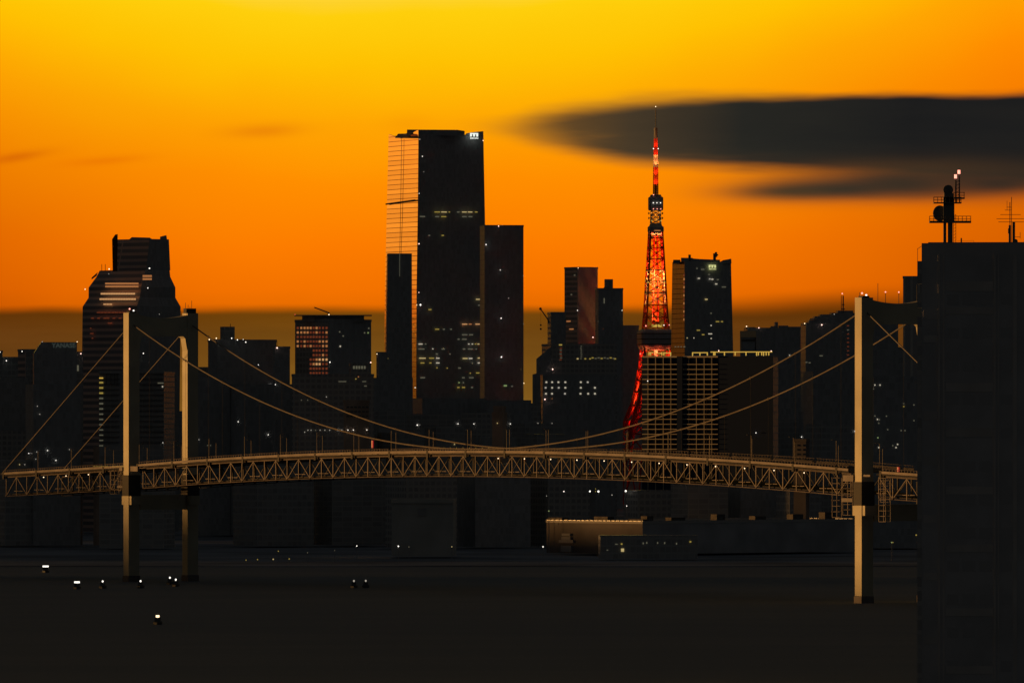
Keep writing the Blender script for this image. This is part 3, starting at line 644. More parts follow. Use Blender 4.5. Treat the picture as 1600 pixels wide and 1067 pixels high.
# main deck: two storeys of windows with pale ledges
q = 15.0; o = 14.5
dk = MB(); octo = lambda r, z: [(r * math.cos(R(22.5 + 45 * k)), r * math.sin(R(22.5 + 45 * k)), z) for k in range(8)]
sq = lambda h, z, c=2.0: [(-h, -h + c, z), (-h + c, -h, z), (h - c, -h, z), (h, -h + c, z), (h, h - c, z), (h - c, h, z), (-h + c, h, z), (-h, h - c, z)]
dk.loft([sq(11.5, zt(547)), sq(14.0, zt(540)), sq(14.6, zt(520)), sq(13.0, zt(516)), sq(11.5, zt(514.5))]); dko = dk.build('observation_deck', M['f_black'], tow)
for y_ in (521.5, 530, 538):
    MB().loft([sq(14.9, zt(y_ + .7)), sq(14.9, zt(y_ - .7))]).build('deck_ledge', M['pale'], tow)
link('deck_roof_light', MB().box(-4.5, 4.5, -8, -6, zt(511), zt(507)).mesh('deck_roof_light', M['w_gold']), tow)
MB().loft([sq(4, zt(367), 1), sq(6.3, zt(362), 1), sq(6.3, zt(355), 1), sq(5.0, zt(353), 1), sq(4.4, zt(349), 1)]).build('upper_ring', M['dark'], tow)
MB().box(-2.2, 3.3, -6.7, -6.3, zt(361.5), zt(360)).build('ring_light', M['w_or'], tow)
MB().loft([sq(5.6, zt(329), 1), sq(5.9, zt(326), 1), sq(5.9, zt(309), 1), sq(4.4, zt(307), 1), sq(4.2, zt(304.5), 1)]).build('top_deck', M['dark'], tow)
mb = MB()
for a in cor: mb.bar((a[0] * 4.2, a[1] * 4.2, zt(355)), (a[0] * 3.6, a[1] * 3.6, zt(328)), .7)
for (y0_, y1_) in ((350, 343), (343, 336), (336, 329)):
    for k in range(4):
        a = cor[k]; c_ = cor[(k + 1) % 4]
        mb.bar((a[0] * 4, a[1] * 4, zt(y0_)), (c_[0] * 4, c_[1] * 4, zt(y1_)), .5); mb.bar((c_[0] * 4, c_[1] * 4, zt(y0_)), (a[0] * 4, a[1] * 4, zt(y1_)), .5); mb.bar((a[0] * 4, a[1] * 4, zt(y1_)), (c_[0] * 4, c_[1] * 4, zt(y1_)), .5)
mb.build('neck_lattice', M['white'], tow)
for (x_, y_) in ((-6, 333.5), (6, 333.5), (-6, 341), (6, 341), (-8.5, 425 + 12), (-9, 446), (9.3, 445), (-10, 490)):
    MB().loft([[(x_ - .4, 1.1 * math.cos(t_ * math.pi / 4), zt(y_) + 1.1 * math.sin(t_ * math.pi / 4)) for t_ in range(8)], [(x_ + .4, .8 * math.cos(t_ * math.pi / 4), zt(y_) + .8 * math.sin(t_ * math.pi / 4)) for t_ in range(8)]]).bar((x_, 0, zt(y_)), (x_ * .6, 0, zt(y_)), .4).build('dish_antenna', M['darker'], tow)
def lattice_mast(ya, yb, h0, h1, m, n, name):
    mb = MB(); core = MB()
    for i in range(n):
        z0 = zt(ya) + (zt(yb) - zt(ya)) * i / n; z1 = zt(ya) + (zt(yb) - zt(ya)) * (i + 1) / n; ra = h0 + (h1 - h0) * i / n; rb = h0 + (h1 - h0) * (i + 1) / n
        for k in range(4):
            a = cor[k]; c_ = cor[(k + 1) % 4]
            mb.bar((a[0] * ra, a[1] * ra, z0), (a[0] * rb, a[1] * rb, z1), .45); mb.bar((a[0] * ra, a[1] * ra, z0), (c_[0] * rb, c_[1] * rb, z1), .35); mb.bar((c_[0] * ra, c_[1] * ra, z0), (a[0] * rb, a[1] * rb, z1), .35); mb.bar((a[0] * rb, a[1] * rb, z1), (c_[0] * rb, c_[1] * rb, z1), .4)
    return mb.build(name, M[m], tow)
lattice_mast(305, 262, 1.9, 1.75, 'red', 14, 'antenna_mast'); lattice_mast(262, 243, 1.7, 1.6, 'white', 6, 'antenna_mast'); lattice_mast(243, 216, 1.5, 1.1, 'red', 8, 'antenna_mast')
MB().bar((0, 0, zt(305)), (0, 0, zt(216)), .9).build('antenna_core', M['dark'], tow)
MB().bar((0, 0, zt(217)), (0, 0, zt(200)), 3.2, n=8).build('antenna_drum', M['darker'], tow)
MB().bar((0, 0, zt(200)), (0, 0, zt(168)), .9, n=6).build('antenna_spike', M['darker'], tow)
MB().box(-2.2, 2.2, -.6, .6, zt(233.6), zt(232.6)).build('lamp_bracket', M['darker'], tow)
def tl(x, y, m='e_white', r=.75, dy=-7): link('warning_lamp', ball(r * .85, m), tow, (x, dy, zt(y)))
tl(0, 167, 'e_warm', .7, 0); tl(-2.1, 232.7, dy=-1); tl(2.1, 232.7, dy=-1); tl(-3, 305, 'e_redw')
for x_ in (-3.2, 0, 3.2): tl(x_, 317.5); tl(x_ + .2, 327, 'e_redw', .7)
tl(-10.5, 509.5, 'e_redw', .9, -12); tl(5.4, 508.3, 'e_white', .7, -12); tl(10, 508, 'e_redw', .7, -12); tl(-11, 517.5, 'e_warm', .8, -12)
def flood(x, y, z, col, en, r=.6):
    l = bpy.data.lights.new('floodlight', 'SPOT'); l.color = col; l.energy = en; l.shadow_soft_size = r; l.spot_size = R(80); l.spot_blend = .6
    o = bpy.data.objects.new('floodlight', l); COL.objects.link(o); o.parent = tow; o.location = (x, y, z - 5); o.rotation_euler = (R(180), 0, 0)
ORA = (1, .46, .10); REDC = (1, .10, .03); YEL = (1, .52, .12)
K = 2.3
for y_, c_, e_, yo in ((680, ORA, 60000, -10), (660, REDC, 42000, -10), (630, REDC, 22000, -14), (600, REDC, 16000, -12), (570, REDC, 16000, -11), (552, REDC, 24000, -9), (510, ORA, 30000, -8), (500, ORA, 20000, 0), (484, REDC, 12000, -7), (470, ORA, 9000, -6), (460, YEL, 42000, -7),
                   (443, YEL, 60000, -6.5), (430, ORA, 7000, -5), (412, REDC, 9000, -6), (395, REDC, 9000, -6), (378, REDC, 8000, -6), (365, ORA, 4000, -5.5), (352, YEL, 20000, -6), (335, ORA, 6000, -5)):
    flood(0, yo * .45, zt(y_), c_, e_ * K)
for y_ in (300, 285, 270, 255, 243, 228): flood(-.3, -4.5, zt(y_), (1, .30, .08), 5200 * K)
for x_ in (-29, -18, -8): flood(x_, -14, zt(692), (1, .2, .05), 34000)
for (x_, z_) in ((-22, 660), (-15, 625), (-11, 590)): flood(x_, -8, zt(z_), (1, .14, .04), 30000)
for (x_, y_) in ((-8.2, 441.5), (6.2, 441), (-4.6, 345.5), (-.6, 344), (3.4, 345.5), (-15, 553)): link('floodlight_housing', ball(.85 if y_ < 400 else 1.0, 'w_gold' if y_ < 500 else 'e_red'), tow, (x_, -8 if y_ < 400 else -10, zt(y_)))

# --- tower right of the lattice tower
b = building('office_tower', 'trapezoid glass tower with yellow roof sign and copper side, right of the lattice tower', 1049.5, 1070, 1147, 409, 6700, th=20, m='f_black', left_m='f_copper', levels=[(664, 1048, 1070, 1149), (409, 1051.5, 1069.5, 1143)])
fin(b, [(1064, 412), (1125, 412), (1125, 406), (1094, 404.8), (1083, 404), (1082, 403), (1064, 402.8)], 6710, 18, 'f_black', 'roof_screen'); fin(b, [(1120, 412), (1143, 412), (1142.6, 404.3), (1130, 406.5)], 6712, 10, 'f_black', 'roof_screen')
fin(b, [(1051, 412), (1064, 412), (1063, 406), (1052, 406)], 6712, 8, 'dark', 'roof_screen')
mast(b, 1077.5, 398, 406, 1.6); mast(b, 1116.5, 396, 406, 1.8); mast(b, 1118.7, 394, 400, 1.5, arms=[(398.5, 3.5)])
m_logo(b, 1107, 414, 11, 4.6, 'sign_y', tm='sign_y')
for (x_, y_, w_, m_) in ((1109, 436, 2.4, 'e_soft'), (1113, 436.5, 3, 'w_white'), (1092, 435, 3, 'w_white'), (1121.5, 437, 3, 'w_dim'), (1119, 443.8, 3, 'w_white'), (1131, 448.5, 6, 'w_dim'), (1103.5, 467.8, 4, 'w_yel2'), (1111, 489.5, 2, 'w_dim'), (1121, 502.5, 5, 'w_yel'), (1128, 502.5, 3, 'w_yel'), (1111, 508.5, 1.8, 'w_white'), (1091, 516, 5, 'w_yel'), (1098.5, 522.8, 4, 'w_yel'), (1109.5, 521.6, 6, 'w_white'), (1073.5, 528, 1.6, 'w_yel2'), (1084, 528, 1.4, 'w_white'), (1111, 528.8, 2, 'w_white'), (1081.5, 535.5, 5, 'w_yel2'), (1093.5, 535, 4, 'w_dim'), (1109, 535.5, 4, 'w_dim'), (1118, 535.5, 7, 'w_dim'), (1134.5, 535, 2.5, 'w_white'), (1089, 419.5, 2, 'w_dim'), (1108, 429, 3, 'w_dim'), (1098, 421, 5, 'w_dim')): window(b, x_, y_, w_, 1.5, m_, 'r')
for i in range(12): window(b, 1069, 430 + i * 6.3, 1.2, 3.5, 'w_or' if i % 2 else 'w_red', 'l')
for i in range(5): window(b, 1056 + i * 4.5, 541.8, 2.2, 1.6, 'w_dim', 'l' if 1056 + i * 4.5 < 1070 else 'r')

# --- hotel with golden grid and roof lights
b = ho = building('grid_tower', 'broad block with golden grid of balcony edges and yellow roof lights below the lattice tower', 1002.6, 1003, 1208, 557, 5180, th=-15, m='f_grid', depth=14, parapet=False)
ho.wall.data.materials.append(M['f_black'])
for p_ in ho.wall.data.polygons: p_.material_index = 1 if p_.normal.x > .7 else 0
for (xa, xb) in ((1003.8, 1058), (1067.5, 1122)):
    p = on_face(b, xa, 560, 'r'); q = on_face(b, xb, 560, 'r')
    for i in range(19):
        z_ = on_face(b, xa, 557.5 if i == 0 else 561.5 + 7.78 * i, 'r')[2]
        if z_ < 40: continue
        MB().box(p[0], q[0], -1.0, .1, z_ - (.45 if i == 0 else .21), z_ + (.45 if i == 0 else .21)).build('balcony_edge', M['edge'], b.root)
    n_ = 4
    for i in range(n_):
        x_ = p[0] + (q[0] - p[0]) * (i + .75) / (n_ + .45) * .98
        MB().box(x_ - .12, x_ + .12, -.7, .1, 30, on_face(b, xa, 558, 'r')[2]).build('balcony_divider', M['edge'], b.root)
p = on_face(b, 1058.6, 600, 'r'); q = on_face(b, 1067, 600, 'r'); MB().box(p[0], q[0], -1.5, .1, 1.5, b.zt).build('wall_bay', M['f_grid'], b.root)
# roof: golden rail and lamps
def roof_rail(xa, xb, y_): p = on_face(b, xa, y_, 'r'); q = on_face(b, xb, y_, 'r'); MB().box(p[0], q[0], .2, .6, p[2] - .28, p[2] + .28).build('roof_light_rail', M['w_gold'], b.root)
roof_rail(1013, 1021, 551); roof_rail(1026, 1034, 552); roof_rail(1038, 1047, 551.5); roof_rail(1082, 1104, 551); roof_rail(1110, 1206.5, 550)
for x_ in (1014, 1016.5, 1024, 1034, 1037, 1047.7, 1082, 1093.5, 1105, 1115, 1117, 1131.8, 1148.5, 1165.5, 1182, 1184.8, 1190, 1193, 1197, 1201):
    q = on_face(b, x_, 553, 'r'); MB().box(q[0] - .3, q[0] + .3, .0, .5, q[2] - .9, q[2] + 1.1).build('roof_light_post', M['w_gold'], b.root)
for (x_, y_) in ((1024.5, 555.5), (1047.7, 556), (1082, 555.7), (1093.5, 555.3), (1105.5, 555), (1117, 554.5), (1148.5, 555), (1165.5, 555), (1132, 555), (1182.5, 555.5), (1193, 555.5)): lamp(b, x_, y_, 'w_yel2', 1)
for (x_, y_) in ((1123, 548), (1205, 548.5)): lamp(b, x_, y_, 'e_pink', 1.1)
lamp(b, 1012, 595.2, 'e_white', 1); lamp(b, 1110, 671, 'e_white', 1); lamp(b, 1041, 668.5, 'e_soft', .8)
# --- right-hand skyline
b = building('office_block', 'orange-faced roof frame block above the golden roof lights', 1155.5, 1156.5, 1181.5, 517, 5900, th=-14, m='f_black', depth=16, parapet=False)
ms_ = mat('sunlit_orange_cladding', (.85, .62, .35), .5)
def fbox(b, xa, xb, ya, yb, m, name, out=.6):
    p = on_face(b, xa, yb, 'r'); q = on_face(b, xb, ya, 'r'); return MB().box(p[0], q[0], -out, .1, p[2], q[2]).build(name, m if not isinstance(m, str) else M[m], b.root)
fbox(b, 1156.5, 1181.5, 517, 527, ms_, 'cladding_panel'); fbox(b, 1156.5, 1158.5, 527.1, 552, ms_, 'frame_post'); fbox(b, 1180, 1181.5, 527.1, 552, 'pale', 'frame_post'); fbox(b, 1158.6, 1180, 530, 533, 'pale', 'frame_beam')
b = building('office_block', 'long low dark block with scattered roof plant behind the golden roof lights', 1165, 1168, 1262, 512, 6400, th=4, m='f_black', depth=30, parapet=False)
for (xa, xb, ya) in ((1166, 1180, 511), (1183, 1189, 513), (1211.5, 1216, 503), (1205, 1212, 509.5), (1218, 1232, 508.5), (1232, 1262, 510.2)): roofbox(b, xa, xb, ya, 513, 'f_black', back=3, dep=8)
lamp(b, 1166.5, 510, 'e_warm', 1.2); lamp(b, 1185.7, 512.2, 'e_pink', 1.1); window(b, 1233.7, 555, 1.5, 1.5, 'w_white', 'r')
b = building('office_block', 'tall dark block with stepped roof and a lamp-topped mast, left of the right pylon', 1256, 1259, 1345, 504, 6000, th=5, m='f_black', depth=30, parapet=False)
roofbox(b, 1264, 1345, 500, 505, 'f_black', 3); roofbox(b, 1273, 1345, 494, 501, 'f_black', 4); roofbox(b, 1282, 1345, 491, 495, 'f_black', 5); roofbox(b, 1300, 1345, 488.5, 492, 'f_black', 6); roofbox(b, 1310, 1334, 485, 489.5, 'f_black', 7); roofbox(b, 1266, 1278, 497.5, 498.6, 'f_black', 2, dep=3)
mast(b, 1317.5, 462, 487, .8, arms=[(476, 2), (483, 3)]); mast(b, 1314.5, 462, 487, .4)
lamp(b, 1316, 458.8, 'e_redw', 1.4); lamp(b, 1257.3, 505.5, 'e_warm', 1.1); lamp(b, 1284, 507.6, 'e_pink', 1.4); lamp(b, 1303.5, 491, 'e_soft', 1.1); lamp(b, 1233.7, 555.2, 'e_soft', .7)
for i in range(9): window(b, 1325, 509 + i * 6.5, 3, 1, 'w_red' if i != 1 else 'w_dim', 'r')
for (x_, y_, w_) in ((1283, 555.8, 5), (1260, 566, 3), (1265, 566.7, 3), (1264, 600.6, 4), (1202, 580, 3), (1205, 583, 2), (1182, 634, 2)): window(b if x_ > 1256 else REG[-2], x_, y_, w_, 1.4, 'w_dim', 'r')
b = building('office_block', 'dark block seen under the right pylon crossbeam beside a strip of dull sky', 1345, 1350, 1403.5, 496, 5600, th=6, m='f_black', depth=20)
b = building('office_block', 'lower dark block closing the strip of dull sky under the right crossbeam', 1396, 1399, 1440, 546, 5700, th=5, m='f_black', depth=20)
b = building('office_tower', 'narrow tower with vertical ribs between the right pylon and the near dark high-rise', 1411, 1411, 1447, 435.5, 5000, th=-5, m='f_stripe', depth=30)
roofbox(b, 1412, 1422, 434, 437, 'e_warm', back=2, dep=4, name='roof_lamp_strip')
b = building('office_block', 'dark block dotted with small lights behind the right pylon above the deck', 1362, 1365, 1440, 592, 4900, th=4, m='f_black', depth=20)
for (x_, y_, m_) in ((1367, 601.5, 'w_white'), (1375, 601.5, 'w_white'), (1364.7, 607.5, 'w_dim'), (1412, 630.5, 'w_dim'), (1412, 635, 'w_yel'), (1367, 649.7, 'w_dim'), (1385, 650, 'w_dim'), (1371, 655, 'w_white'), (1374, 655.5, 'w_dim'), (1373, 661, 'w_dim'), (1408, 672.5, 'w_dim'), (1414, 672.5, 'w_dim'), (1428, 657, 'w_dim'), (1387, 671, 'w_dim'), (1361, 688, 'w_dim'), (1373, 699, 'w_white'), (1402.5, 694, 'w_white'), (1400, 699, 'w_white'), (1395, 696, 'w_dim'), (1428, 632.5, 'w_dim')): window(b, x_, y_, 1.7, 1.7, m_, 'r')
lamp(b, 1371.7, 683.7, 'w_green', 1.6); lamp(b, 1371.7, 683.7, 'w_yel2', 1.2)
b = building('low_building', 'small beige block with two columns of windows standing just above the deck at right', 1239, 1240, 1259, 690, 4760, th=-12, m='concrete', depth=12)
for r_ in range(4):
    for x_ in (1244.5, 1253.5): window(b, x_, 695.5 + r_ * 7, 3, 3, 'darker', 'r', 'window')
b = building('low_building', 'dim grey block standing behind the lowest point of the cables', 770, 771, 784, 638, 5300, th=-14, m='brown', depth=10)
b = building('low_building', 'dim grey base block around the foot of the small block behind the lowest cable point', 768, 769, 786, 648, 5290, th=-14, m='brown', depth=10)

# ================================================================== unlit city blocks in the middle distance
LM = ((-99, 'left of the stepped tower'), (120, 'below the stepped tower'), (285, 'right of the left pylon'), (330, 'below the penthouse block'), (455, 'below the heliport tower'), (590, 'below the tallest skyscraper'), (760, 'below the broad black slab'), (825, 'below the crane'),
      (880, 'left of the lattice tower'), (1000, 'below the golden grid block'), (1125, 'right of the golden grid'), (1250, 'left of the right pylon'), (1350, 'right of the right pylon'))
ORD = 'first second third fourth fifth sixth seventh eighth ninth tenth eleventh twelfth thirteenth fourteenth fifteenth sixteenth seventeenth eighteenth nineteenth twentieth'.split()
ORD += ['twenty-' + o for o in ORD[:9]] + ['thirtieth'] + ['thirty-' + o for o in ORD[:9]]
def fill(row, Drow, ylo, yhi, xa, xb, wmin, wmax, skip=()):
    x = xa; n = 0
    while x < xb:
        w = random.uniform(wmin, wmax); y = random.uniform(ylo, yhi)
        if not any(a < x + w and x < e for a, e in skip):
            lm = [t for p, t in LM if p <= x + w / 2][-1]
            building('city_block', 'unlit block %s, %s from the left in the %s city row' % (lm, ORD[n], row), x, x + w * .3, x + w, y, Drow + random.uniform(-60, 60), th=24,
                     m=random.choice(['f_dark', 'f_mid', 'f_apt', 'f_black']), cat='building', group='unlit blocks of the dark city behind the bridge', parapet=False); n += 1
        x += w * random.uniform(.92, 1.0)
fill('rear', 6500, 626, 650, 270, 955, 40, 75, skip=((955, 1010),))
fill('middle', 5900, 640, 662, -30, 1440, 60, 110, skip=((962, 1004),))
fill('lower', 5550, 660, 690, -30, 1440, 60, 110, skip=((100, 290), (955, 1215)))
fill('quayside', 4830, 750, 766, 975, 1215, 60, 90)
fill('front', 4950, 712, 740, -30, 1440, 80, 130, skip=((130, 262), (1000, 1215)))
for i, (xa, xc, xb, y_, D_) in enumerate(((-30, -10, 45, 590, 5650), (40, 52, 126, 600, 5000), (290, 300, 360, 590, 5450), (350, 370, 470, 600, 5440), (570, 580, 645, 590, 6050), (640, 660, 760, 622, 6100), (750, 762, 830, 625, 6080), (955, 960, 1010, 545, 7600), (1120, 1130, 1260, 575, 6150), (1255, 1270, 1362, 580, 5800))):
    lm = [t for p, t in LM if p <= (xa + xb) / 2][-1]
    building('city_block', 'taller unlit block above the city rows, %s, %s from left' % (lm, ORD[i]), xa, xc, xb, y_, D_, th=15, m='f_black', cat='building', group='unlit blocks of the dark city behind the bridge', parapet=False)

def find(px, py):
    best = None
    for b in REG:
        if b.x0 <= px <= b.x1 and py >= b.ytop + 1 and (best is None or b.D < best.D): best = b
    return best
PTS = [(58, 634.5, 's'), (61.7, 647, 's'), (371.7, 658.7, 'w'), (47, 708, 'w'), (57, 705.7, 's'), (74, 703.7, 'w'), (55.5, 717, 's'), (87, 719, 'w'), (30, 725.5, 'y'), (38, 725.5, 's'), (108, 702, 's'), (258.7, 627.5, 's'), (255, 691, 'w'), (310.5, 686.7, 's'), (324, 695.7, 'd'), (328.7, 695.7, 'd'),
       (356.7, 694.5, 'd'), (422.5, 600.7, 'w'), (430, 600.7, 'w'), (510, 620, 's'), (470.7, 625, 'd'), (480.7, 625, 'd'), (418.7, 679, 'w'), (476, 675, 's'), (528.7, 671.7, 'w'), (534, 671.7, 's'), (543, 671.7, 'w'), (551.5, 671.7, 'w'), (572.5, 671.5, 'w'), (649.8, 605.5, 'w'),
       (481, 672, 's'), (486, 672, 's'), (493, 672, 'd'), (500, 672, 's'), (507.5, 672, 's'), (515, 672, 's'), (653.5, 664, 'W'), (715, 662, 'w'), (742, 662, 'w'), (777.5, 661, 'y'), (796.6, 662, 'w'), (840, 661, 's'), (709.4, 694, 'y'), (786.5, 694, 'y'), (1181.7, 676, 'w'), (1253.9, 682.5, 'w'), (1335, 673.7, 'w'), (862.5, 661.5, 's')]
KEY = {'w': ('e_white', .95), 'W': ('e_white', 1.3), 's': ('e_soft', .95), 'd': ('w_dim', 1.1), 'y': ('w_yel2', 1.2)}
for (x_, y_, k) in PTS:
    b = find(x_, y_)
    if b is None: continue
    face = 'l' if x_ < b.xc else 'r'
    l = on_face(b, x_, y_, face); m_, r_ = KEY[k]
    link('facade_lamp', ball(r_ * b.D / F, m_), b.root, (l[0] - (.8 if face == 'l' else 0), l[1] - (.8 if face == 'r' else 0), l[2]))

# ================================================================== shore behind the bridge
# warehouse with stained left end
b = wh = building('warehouse', 'long warehouse with brown end wall and roof housings behind the right half of the deck', 854, 1004, 1345, 818, 4650, th=42, m='f_mid', parapet=True)
wh.wall.data.materials.clear(); wh.wall.data.materials.append(mat('warehouse_side', (.42, .43, .44), .9, var=.2)); wh.wall.data.materials.append(M['concrete'])
for p_ in wh.wall.data.polygons: p_.material_index = 1 if p_.normal.x < -.7 else 0
def wbox(xa, xb, ya, yb, face, dep=5, m='pale', name='roof_housing'):
    p = on_face(wh, xa, yb, face); q = on_face(wh, xb, ya, face); zb = min(p[2], wh.zt) - .1
    if face == 'l': return MB().box(.6, .6 + dep, min(p[1], q[1]), max(p[1], q[1]), zb, q[2]).build(name, M[m], wh.root)
    return MB().box(p[0], q[0], .6, .6 + dep, zb, q[2]).build(name, M[m], wh.root)
wbox(855, 877, 808.5, 818, 'l'); wbox(927, 948, 807, 818, 'l'); wbox(980, 1003, 811, 818, 'l')
for (xa, xb, ya) in ((1012, 1022, 806), (1050, 1072, 808), (1121, 1134, 803), (1181, 1198, 806), (1240, 1256, 803), (1290, 1306, 800)): 
    wbox(xa, xb, ya, 820, 'r'); p = on_face(wh, (xa + xb) / 2, ya + 5, 'r'); MB().box(p[0] - 1.2, p[0] + 1.2, .3, .7, p[2] - 1, p[2] + .4).build('vent', M['darker'], wh.root)
for (x_, y_) in ((870, 817.5), (942, 815)): p = on_face(wh, x_, y_, 'l'); MB().box(-.2, .7, p[1] - 1.3, p[1] + 1.3, p[2] - 1, p[2] + 1).build('vent', M['darker'], wh.root)
for (y0_, y1_, w_) in ((833, 837, 13), (843, 848, 22), (838, 843, 14), (852, 862, 16)):
    p = on_face(wh, 886.5 - w_ / 2, y0_, 'l'); q = on_face(wh, 886.5 + w_ / 2, y1_, 'l'); MB().box(-1.2, .1, min(p[1], q[1]), max(p[1], q[1]), q[2], p[2]).build('fire_stair_landing', M['dark'], wh.root)
b = building('low_building', 'low dark annex with one bright yellow window in front of the warehouse end wall', 935, 938, 1090, 836, 4500, th=3, m='f_dark', depth=18, parapet=False)
window(b, 972.7, 859, 4.4, 4.8, 'w_yel2', 'r'); window(b, 971.3, 849.5, 2.4, 2, 'w_yel', 'r'); window(b, 963, 849.8, 4, 1, 'w_dim', 'r'); window(b, 949, 859, 2.4, 1, 'w_dim', 'r')
for (x_, y_) in ((1005, 848.5), (1010.5, 847.7), (1027.5, 847.8), (1038.5, 848), (1057, 849)): window(b, x_, y_, 1.6, 2.6, 'w_dim', 'r')
window(b, 1078.7, 846, 2.6, 2, 'w_yel', 'r')
b = building('warehouse', 'plain grey shed with a dark square mark, below the middle of the deck', 611.5, 612, 708, 784.5, 4590, th=-3, m='greywall', depth=30, parapet=True)
fbox(b, 653, 666, 794, 806.5, 'dark', 'wall_mark', .3); fbox(b, 611.8, 708.2, 784, 786, 'greywall', 'eaves', .8)
for (lab, xa, xc, xb, ya, D_, th_) in (('brown upright block with a lamp at its foot under the middle of the deck', 704, 706, 723, 745, 5200, 10), ('brown wide block at the right of the cluster under the middle of the deck', 760, 785, 793, 745, 5180, 50), ('flat-roofed brown block in front of the cluster under the middle of the deck', 699, 750, 762, 764, 5080, 60),
                                   ('low grey block at the front right of the cluster under the deck', 734, 746, 768, 773, 5000, 30), ('small mottled hut at the left end of the cluster under the deck', 674, 690, 700, 769, 5000, 50), ('dark round-topped block inside the cluster under the middle of the deck', 722, 724, 764, 748, 5150, 10)):
    b = building('low_building', lab, xa, xc, xb, ya, D_, th=th_, m='brown' if 'dark' not in lab else 'dark')
    if 'upright' in lab: lamp(b, 701.5, 761, 'e_white', 1); 
    if 'right of' in lab: lamp(b, 790, 752.6, 'e_white', 1)
    if 'front right' in lab or 'flat' in lab:
        for i in range(3): window(b, xc + 3 + i * 4, ya + 5, 2.5, 3, 'darker', 'r', 'window')
b = building('low_building', 'dark low shed with a bright yellow lit bar below the left middle of the deck', 640, 642, 690, 748, 5300, th=3, m='f_dark', depth=20); window(b, 668.8, 753.8, 6.5, 1.8, 'w_yel2', 'r')
b = building('low_building', 'pale low hut below the deck between two bright lamps', 896, 902, 930, 768, 5000, th=20, m='dark', depth=14)
# quay street lamps
def post(px, py, D, m, r=1.0, group='street lamps along the far shore', lab=None):
    q = P(px, py, D); t = thing('street_lamp', lab or 'small street lamp burning on the dark far shore', 'street lamp', (q.x, q.y, 1.5), 0, group)
    MB().bar((0, 0, 0), (0, 0, q.z - 1.5), .22).build('pole', M['dark'], t); MB().bar((0, .0, q.z - 1.5), (0, -.8, q.z - 1.4), .16).build('arm', M['dark'], t)
    link('lamp_head', ball(r * D / F, m), t, (0, -.9, q.z - 1.5)); return t
for (x_, y_, D_, m_, r_) in ((881, 767.5, 4880, 'e_white', 1.2), (921.7, 767.3, 4880, 'e_white', 1.8), (935, 767.5, 4880, 'e_white', 2.1), (977.7, 766.8, 4880, 'e_white', 2.1), (930.5, 763.5, 4900, 'w_yel', 1), (930.5, 767.5, 4890, 'w_yel', 1), (956.2, 773, 4880, 'e_soft', 1.1), (979.2, 790, 4780, 'e_white', 1.0), (1087, 789, 4860, 'e_white', 1), (1151.5, 792, 4860, 'e_white', 1.4), (1190.7, 790.8, 4860, 'e_white', 1), (1052.5, 772.5, 4900, 'e_soft', .9), (854, 774.5, 4900, 'e_soft', .8),
                         (848.5, 853.7, 4390, 'e_white', 1.3), (557.5, 852.5, 4395, 'e_white', 1.2), (622.5, 853, 4395, 'e_white', 1.5), (706, 853.7, 4390, 'w_yel2', 1.1), (639, 854, 4390, 'w_dim', 1.1), (435, 860.7, 4370, 'w_yel', 1.1), (480.7, 863, 4360, 'w_dim', 1.0), (402.5, 873.7, 4345, 'w_yel', 1.2), (427, 873.3, 4345, 'w_yel2', 1.4), (452, 872.7, 4345, 'w_yel', 1.3), (384.5, 874.6, 4340, 'w_yel', 1.1), (523, 859.5, 4370, 'w_dim', .9), (857.5, 798, 4700, 'w_green', 1.4), (858, 798, 4705, 'w_green', 1.0),
                         (1393, 847, 4420, 'w_green', 1.4), (1395, 847, 4420, 'w_yel', 1.2), (1431.5, 835.5, 4480, 'w_yel', 1.6), (1109, 789.6, 4860, 'w_dim', .9), (615.5, 750.6, 5100, 'e_soft', .9), (466.7, 727, 5300 if False else 4900, 'e_soft', .9)):
    post(x_, y_, D_, m_, r_, None, None)
for o in list(COL.objects):
    if o.name.startswith('street_lamp'): o['group'] = 'street lamps along the far shore'
# boats on the water, each carrying a light
def boat(px, py, m, w, lab, rz=R(90)):
    D = F * (CAMZ - 3.2) / (py - HY); q = P(px, py, D)
    t = thing('boat', lab, 'boat', (q.x, q.y, 0), rz, None); hm = M['hull']
    hull = [[(-6, 0, .9), (-4.6, -1.6, 1.0), (3.5, -1.7, 1.0), (6.6, 0, 1.5), (3.5, 1.7, 1.0), (-4.6, 1.6, 1.0)], [(-5.4, 0, -.3), (-4.2, -1.2, -.3), (3, -1.3, -.3), (5.4, 0, -.3), (3, 1.3, -.3), (-4.2, 1.2, -.3)]]
    MB().loft(hull).build('hull', hm, t); MB().loft([[(-3.6, -1.1, 1.02), (1.8, -1.1, 1.02), (1.8, 1.1, 1.02), (-3.6, 1.1, 1.02)], [(-3.4, -1, 2.6), (1.1, -1, 2.6), (1.1, 1, 2.6), (-3.4, 1, 2.6)]]).build('cabin', hm, t)
    if w: MB().box(-1.35, -1.1, -w, w, 2.7, 3.5).bar((-1.2, 0, 2.5), (-1.2, 0, 2.75), .2).build('deck_light', M[m], t)
    else: MB().bar((0, 0, 2.5), (0, 0, 3.1), .15).ball((-.4, 0, 3.2), .42).build('masthead_lamp', M[m], t)
    return t
boat(71.5, 884, 'e_white', 1.5, 'boat with a wide white light, farthest left of the lights on the water')
boat(120.5, 908.7, 'e_white', 1.25, 'boat with a wide white bar light below and right of the farthest-left one')
boat(160.5, 907.7, 'e_white', 0, 'boat with a small white lamp, just right of the bar-lit boat')
boat(219.7, 907.3, 'e_white', 0, 'boat with a small white lamp, between the left pylon foot and the paired lamps')
boat(265.5, 902, 'e_white', 0, 'boat with a white lamp, left one of the close pair right of the left pylon')
boat(274.7, 905, 'e_white', 0, 'boat with a white lamp, right one of the close pair right of the left pylon')
